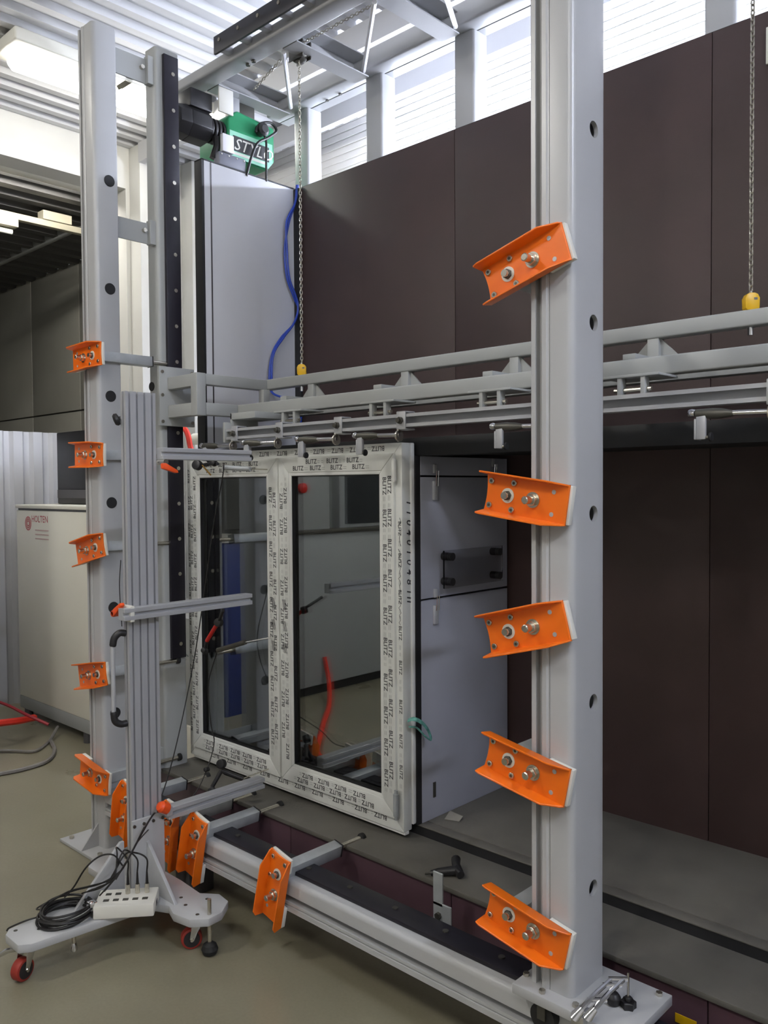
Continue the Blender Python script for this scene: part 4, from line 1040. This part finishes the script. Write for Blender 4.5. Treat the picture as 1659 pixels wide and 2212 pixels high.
st = [at(402, 1425, 1, 2.34), at(392, 1418, 1, 2.33), at(380, 1402, 1, 2.32), at(378, 1390, 1, 2.32), at(388, 1392, 1, 2.33), at(402, 1412, 1, 2.34), at(406, 1418, 1, 2.35)]
tag(MB().path(spline(st, 6), .0045, 8, flat=.5).build('strap', mat('grey_strap', (150, 160, 158), .5, 0, .1, 20), None, loc=tuple(st[0])), 'grey strap loop at the left edge of the window', 'strap')

# ================================================================== CEILING LAMPS
for i, (x, y, e, c) in enumerate(LAMPS):
    lab = ['glowing ceiling lamp in front of the white lintel beside the plugged column', 'glowing ceiling lamp between the columns and the hoist',
           'added unseen ceiling lamp above the blue cabinet', 'ceiling lamp above the machine casing', 'ceiling lamp behind the camera', 'ceiling lamp over the right side of the room', 'ceiling lamp over the trolley'][i]
    t = thing('ceiling_lamp', lab, 'lamp', (x, y, CZ), 'ceiling lamps')
    MB().box((x - .15, y - .36, CZ - .075), (x + .15, y + .36, CZ - .002)).build('housing', WPLA, t, .012, 3)
    ly = .33; zl = CZ - .122
    pts = [(x, y - ly, zl), (x, y - ly + .03, zl), (x, y + ly - .03, zl), (x, y + ly, zl)]
    MB().path(pts, [.035, .06, .06, .035], 16, flat=.8).build('diffuser', mat('lamp_diffuser_%d' % i, c, .4, 0, 0, emit=e), t)
t = thing('hall_fill_lamp', 'added unseen fill lamp on the hall side of the white lintel', 'lamp', (-6.08, 2.7, 3.9))  # added lamp hidden behind the lintel, brightens partition top and hall wall
MB().box((-6.06, 2.05, 3.90), (-5.952, 3.25, 3.97)).build('housing', WPLA, t, .004)
MB().cyl((-6.085, 2.08, 3.935), (-6.085, 3.22, 3.935), .02, n=14).build('tube', mat('hall_fill_tube', NEUT, .4, 0, 0, emit=HALL_FILL_STRENGTH), t)
for i, x in enumerate(WALL_LAMPS):
    t = thing('wall_tube_lamp', ['glowing tube lamp on the back wall behind the hoist end of the chamber', 'glowing tube lamp on the back wall behind the open-holed column', 'glowing tube lamp on the back wall behind the far end of the chamber'][i], 'lamp', (x, 4.1, 3.5), 'tube lamps behind the chamber')
    MB().box((x - .62, 4.05, 3.47), (x + .62, 4.148, 3.53)).build('housing', WPLA, t, .004)
    MB().cyl((x - .6, 4.025, 3.5), (x + .6, 4.025, 3.5), .019, n=14).build('tube', LAMPC, t)

# ================================================================== BACKGROUND (left)
# white cabinet with red print
hcb = thing('white_cabinet', 'cream white machine cabinet with small red lettering left of the plugged column', 'cabinet', (-5.6, 2.9, 0))
CXL, CXR, CYF = -6.17, -4.95, 2.62
MB().box((CXL, CYF, .16), (CXR, 3.2, 1.515)).build('body', CABW, hcb, .006)
MB().box((CXL - .005, CYF - .006, 1.53), (CXR, 3.2, 1.555)).build('lid', CABW, hcb, .004)
MB().box((CXL + .01, CYF + .01, 1.515), (CXR - .01, 3.19, 1.53)).build('lid_gap', DGREY, hcb)
MB().box((CXL, CYF + .0, .07), (CXR, CYF + .05, .16)).box((CXL, 3.1, .07), (CXR, 3.15, .16)).build('base_rail', CABG, hcb, .004)
for (x, y) in ((CXL + .08, CYF + .03), (-5.2, CYF + .03), (CXR - .1, CYF + .03), (CXL + .08, 3.12)):
    MB().cyl((x, y, 0), (x, y, .08), .03, n=14).build('foot', DGREY, hcb)
v, f = text_geo('HOLTEN', .066, .004, 0)
p = at(62, 1127, 1, CYF - .001)
MB().add(v, f, frame_m((p.x + .045, CYF - .001, p.z), (1, 0, 0), (0, 0, 1))).build('lettering', PINKT, hcb)
lg = MB()
for rr in (.05, .036, .022): lg.ring((p.x - .01, CYF - .0012, p.z - .012), (p.x - .01, CYF - .0006, p.z - .012), rr, rr - .008, n=28)
lg.build('round_logo', PINKT, hcb)
lg = MB()
for k_ in range(3): lg.box((p.x + .1, CYF - .0012, p.z - .06 - .03 * k_), (p.x + .31, CYF - .0006, p.z - .052 - .03 * k_))
lg.build('fine_print', mat('pale_red_print', (206, 176, 172), .6, 0, 0), hcb)
# black box on the cabinet
bk = at(165, 1085, 1, 2.95)
o = MB().box((-6.02, 2.86, 1.556), (-5.45, 3.15, 2.08)).build('black_case', BLACKP, None, .01, loc=(-5.7, 3.0, 1.556)); tag(o, 'black equipment case on top of the white cabinet', 'case')
MB().box((-6.0, 2.852, 1.60), (-5.5, 2.86, 1.66)).build('case_foot_strip', DGREY, o)
# corrugated metal door behind it
cs = MB(); prof = []; y = .6; pit = .155
while y < 3.2:
    prof += [(y, 0), (y + pit * .45, 0), (y + pit * .6, -.03), (y + pit * .85, -.03)]; y += pit
prof.append((y, 0))
for (yy, d) in prof: cs.v += [(-6.55 + d, yy, 0), (-6.55 + d, yy, 2.115)]
for i in range(len(prof) - 1): cs.f.append((2 * i, 2 * i + 2, 2 * i + 3, 2 * i + 1))
cs.box((-6.62, .6, 0), (-6.59, y, 2.1))
tag(cs.build('corrugated_partition', CORR, None, loc=(-6.55, 2, 0)), 'bright corrugated metal partition behind the white cabinet', 'partition')
# hall conduit lamp (unlit) and pipe
tb = thing('conduit_lamp', 'unlit tube lamp on a cream conduit rail under the dark hall ceiling', 'lamp', (-7.6, 3, 3.5))
zc = 3.8
pA_ = at(0, 469, 2, zc); pB_ = at(190, 510, 2, zc)
xa = (pA_.x + pB_.x) / 2
MB().box((xa - .03, pA_.y - 2.0, zc - .0), (xa + .03, pB_.y + .35, zc + .05)).build('conduit_rail', CABP, tb, .004)
ye = at(42, 488, 2, zc - .06).y
MB().box((xa - .06, ye - 1.3, zc - .07), (xa + .06, ye, zc - .0)).build('housing', CABP, tb, .006)
MB().cyl((xa, ye - 1.25, zc - .10), (xa, ye - .03, zc - .10), .02, n=12).build('tube', TUBEOFF, tb)
yb_ = at(125, 492, 2, zc).y
MB().box((xa - .05, yb_ - .12, zc + .05), (xa + .05, yb_ + .12, zc + .12)).build('rail_bracket', CABP, tb)
for s_ in (-2.0, -.6, .3): MB().cyl((xa, yb_ + s_, zc + .05), (xa, yb_ + s_, 3.96), .012, n=8).build('hanger', CABP, tb)
pA_ = at(0, 560, 1, 3.6); pB_ = at(190, 478, 1, 3.6)
o = MB().cyl((pA_.x - 3, 3.6, (pA_.z + pB_.z) / 2), (-5.6, 3.6, (pA_.z + pB_.z) / 2), .05, n=16).build('ceiling_pipe', CABG, None, loc=(-8, 3.6, pA_.z)); tag(o, 'grey pipe crossing under the dark hall ceiling', 'pipe')
# grey pump cabinet seen between guide column and window
pc = thing('pump_cabinet', 'plain grey cabinet low behind the guide column', 'cabinet', (-4.3, 2.9, 0))
MB().box((-4.9, 2.72, .30), (-3.75, 3.25, .92)).build('body', CABG, pc, .006)
MB().box((-4.9, 2.70, .0), (-3.75, 3.25, .30)).build('plinth', CABW, pc, .004)
# pipes and orange hose behind
pg = thing('pipe_manifold', 'white ribbed pipe manifold seen through the gap behind the guide column', 'pipes', (-4.4, 3.3, 0))
for k_ in range(9):
    MB().cyl((-4.9, 3.3, 1.08 + .115 * k_), (-3.72, 3.3, 1.08 + .115 * k_), .04, n=12).build('pipe', WPLA, pg)
MB().box((-4.95, 3.36, .0), (-3.70, 3.42, 2.15)).build('back_plate', WALLW, pg)
oh_ = [at(385, 925, 1, 2.8), at(398, 926, 1, 2.8), at(406, 940, 1, 2.8), at(412, 968, 1, 2.8), at(424, 1000, 1, 2.8), at(430, 1100, 1, 2.85), Vector((-4.05, 3.05, .95)), Vector((-4.05, 3.05, .93))]
cable('orange_hose', 'bent orange hose behind the guide column beside the pipe manifold', oh_, .016, REDH, None, 'hose')
# hoses and cables on the floor at the far left
cable('red_hose', 'bright red hose lying along the foot of the corrugated partition', [at(-60, 1572, 2, .15), at(0, 1562, 2, .15), at(40, 1557, 2, .14), at(75, 1550, 2, .12)], .022, REDH, None, 'hose')
cable('floor_cable', 'grey cable curving over the floor before the white cabinet', [at(-40, 1680, 2, .012), at(0, 1672, 2, .012), at(50, 1662, 2, .012), at(100, 1645, 2, .012), at(118, 1622, 2, .012), at(110, 1600, 2, .02)], .012, GCABLE)
cable('floor_cable', 'dark cable looping on the floor under the white cabinet', [at(-30, 1622, 2, .012), at(30, 1622, 2, .012), at(75, 1622, 2, .012), at(105, 1602, 2, .012), at(125, 1570, 2, .06)], .010, GCABLE)
cable('red_cable', 'dark red cable running down to the floor beside the red hose', [at(-20, 1510, 2, .25), at(20, 1525, 2, .22), at(60, 1545, 2, .18), at(105, 1565, 2, .12)], .010, mat('dark_red_hose', (150, 30, 44), .5, 0, .1, 10), None, 'cable')

# ================================================================== MACHINE CASING TO THE LEFT (mirrored in the panes)
mc = thing('machine_casing', 'light grey machine casing with a glazed upper part along the left of the room', 'machine', (-5.3, -.3, 0))
MB().box((-5.6, -1.8, .08), (-5.0, .72, 1.30)).build('casing', CABG, mc, .006)
MB().box((-5.6, -1.8, 1.30), (-4.97, .72, 1.33)).build('sill', DARKSTEEL, mc, .003)
MB().box((-5.6, -1.8, 1.33), (-5.03, -.02, 2.3)).build('upper_casing', CABG, mc, .004)
MB().box((-5.03, -.72, 1.36), (-5.025, -.08, 1.80)).build('viewing_pane', DARKGL, mc)
MB().box((-5.03, .12, 1.33), (-5.0, .72, 2.2)).build('upper_panel', CABG, mc, .003)
MB().lathe([(.025, 0), (.04, .004), (.04, .03), (.015, .04)], Matrix.Translation((-5.0, .42, 1.66)) @ Matrix.Rotation(PI / 2, 4, 'Y')).build('emergency_button', RED, mc)
MB().box((-5.6, -1.8, 0), (-5.05, .72, .08)).build('plinth', BLACKP, mc)
bc = thing('blue_cabinet', 'tall dark blue cabinet with a white top next to the machine casing', 'cabinet', (-5.3, .95, 0))
MB().box((-5.6, .76, 0), (-5.0, 1.16, 1.27)).build('body', BLUEC, bc, .006)
MB().box((-5.6, .75, 1.27), (-4.98, 1.17, 1.30)).build('top', WPLA, bc, .003)
MB().cyl((-5.0, .86, .82), (-4.985, .86, .82), .02, n=14).build('lock', DARKSTEEL, bc)
wc = thing('filter_cabinet', 'white cabinet with dark band standing past the blue cabinet', 'cabinet', (-5.3, 1.5, 0))
MB().box((-5.6, 1.2, .1), (-5.1, 1.9, 2.1)).build('body', CABW, wc, .006)
MB().box((-5.1, 1.22, 1.38), (-5.095, 1.88, 1.56)).build('dark_band', DGREY, wc)
MB().box((-5.58, 1.22, 0), (-5.12, 1.88, .1)).build('plinth', DGREY, wc)

# red hose hanging from the casing to the floor (seen mirrored in the right pane)
def mir(px, py, ax, val):
    p = at(px, py, ax, val); return Vector((p.x, 2 * 2.385 - p.y, p.z))
cable('red_hose', 'red hose hanging from the machine casing down onto the floor', [Vector((-4.99, .2, .3)), Vector((-4.93, .21, .12)), mir(712, 1520, 2, .022), mir(700, 1560, 2, .02), mir(690, 1600, 2, .02), mir(686, 1622, 2, .02), mir(700, 1638, 2, .02), mir(745, 1632, 2, .02)], .019, REDH, None, 'hose')
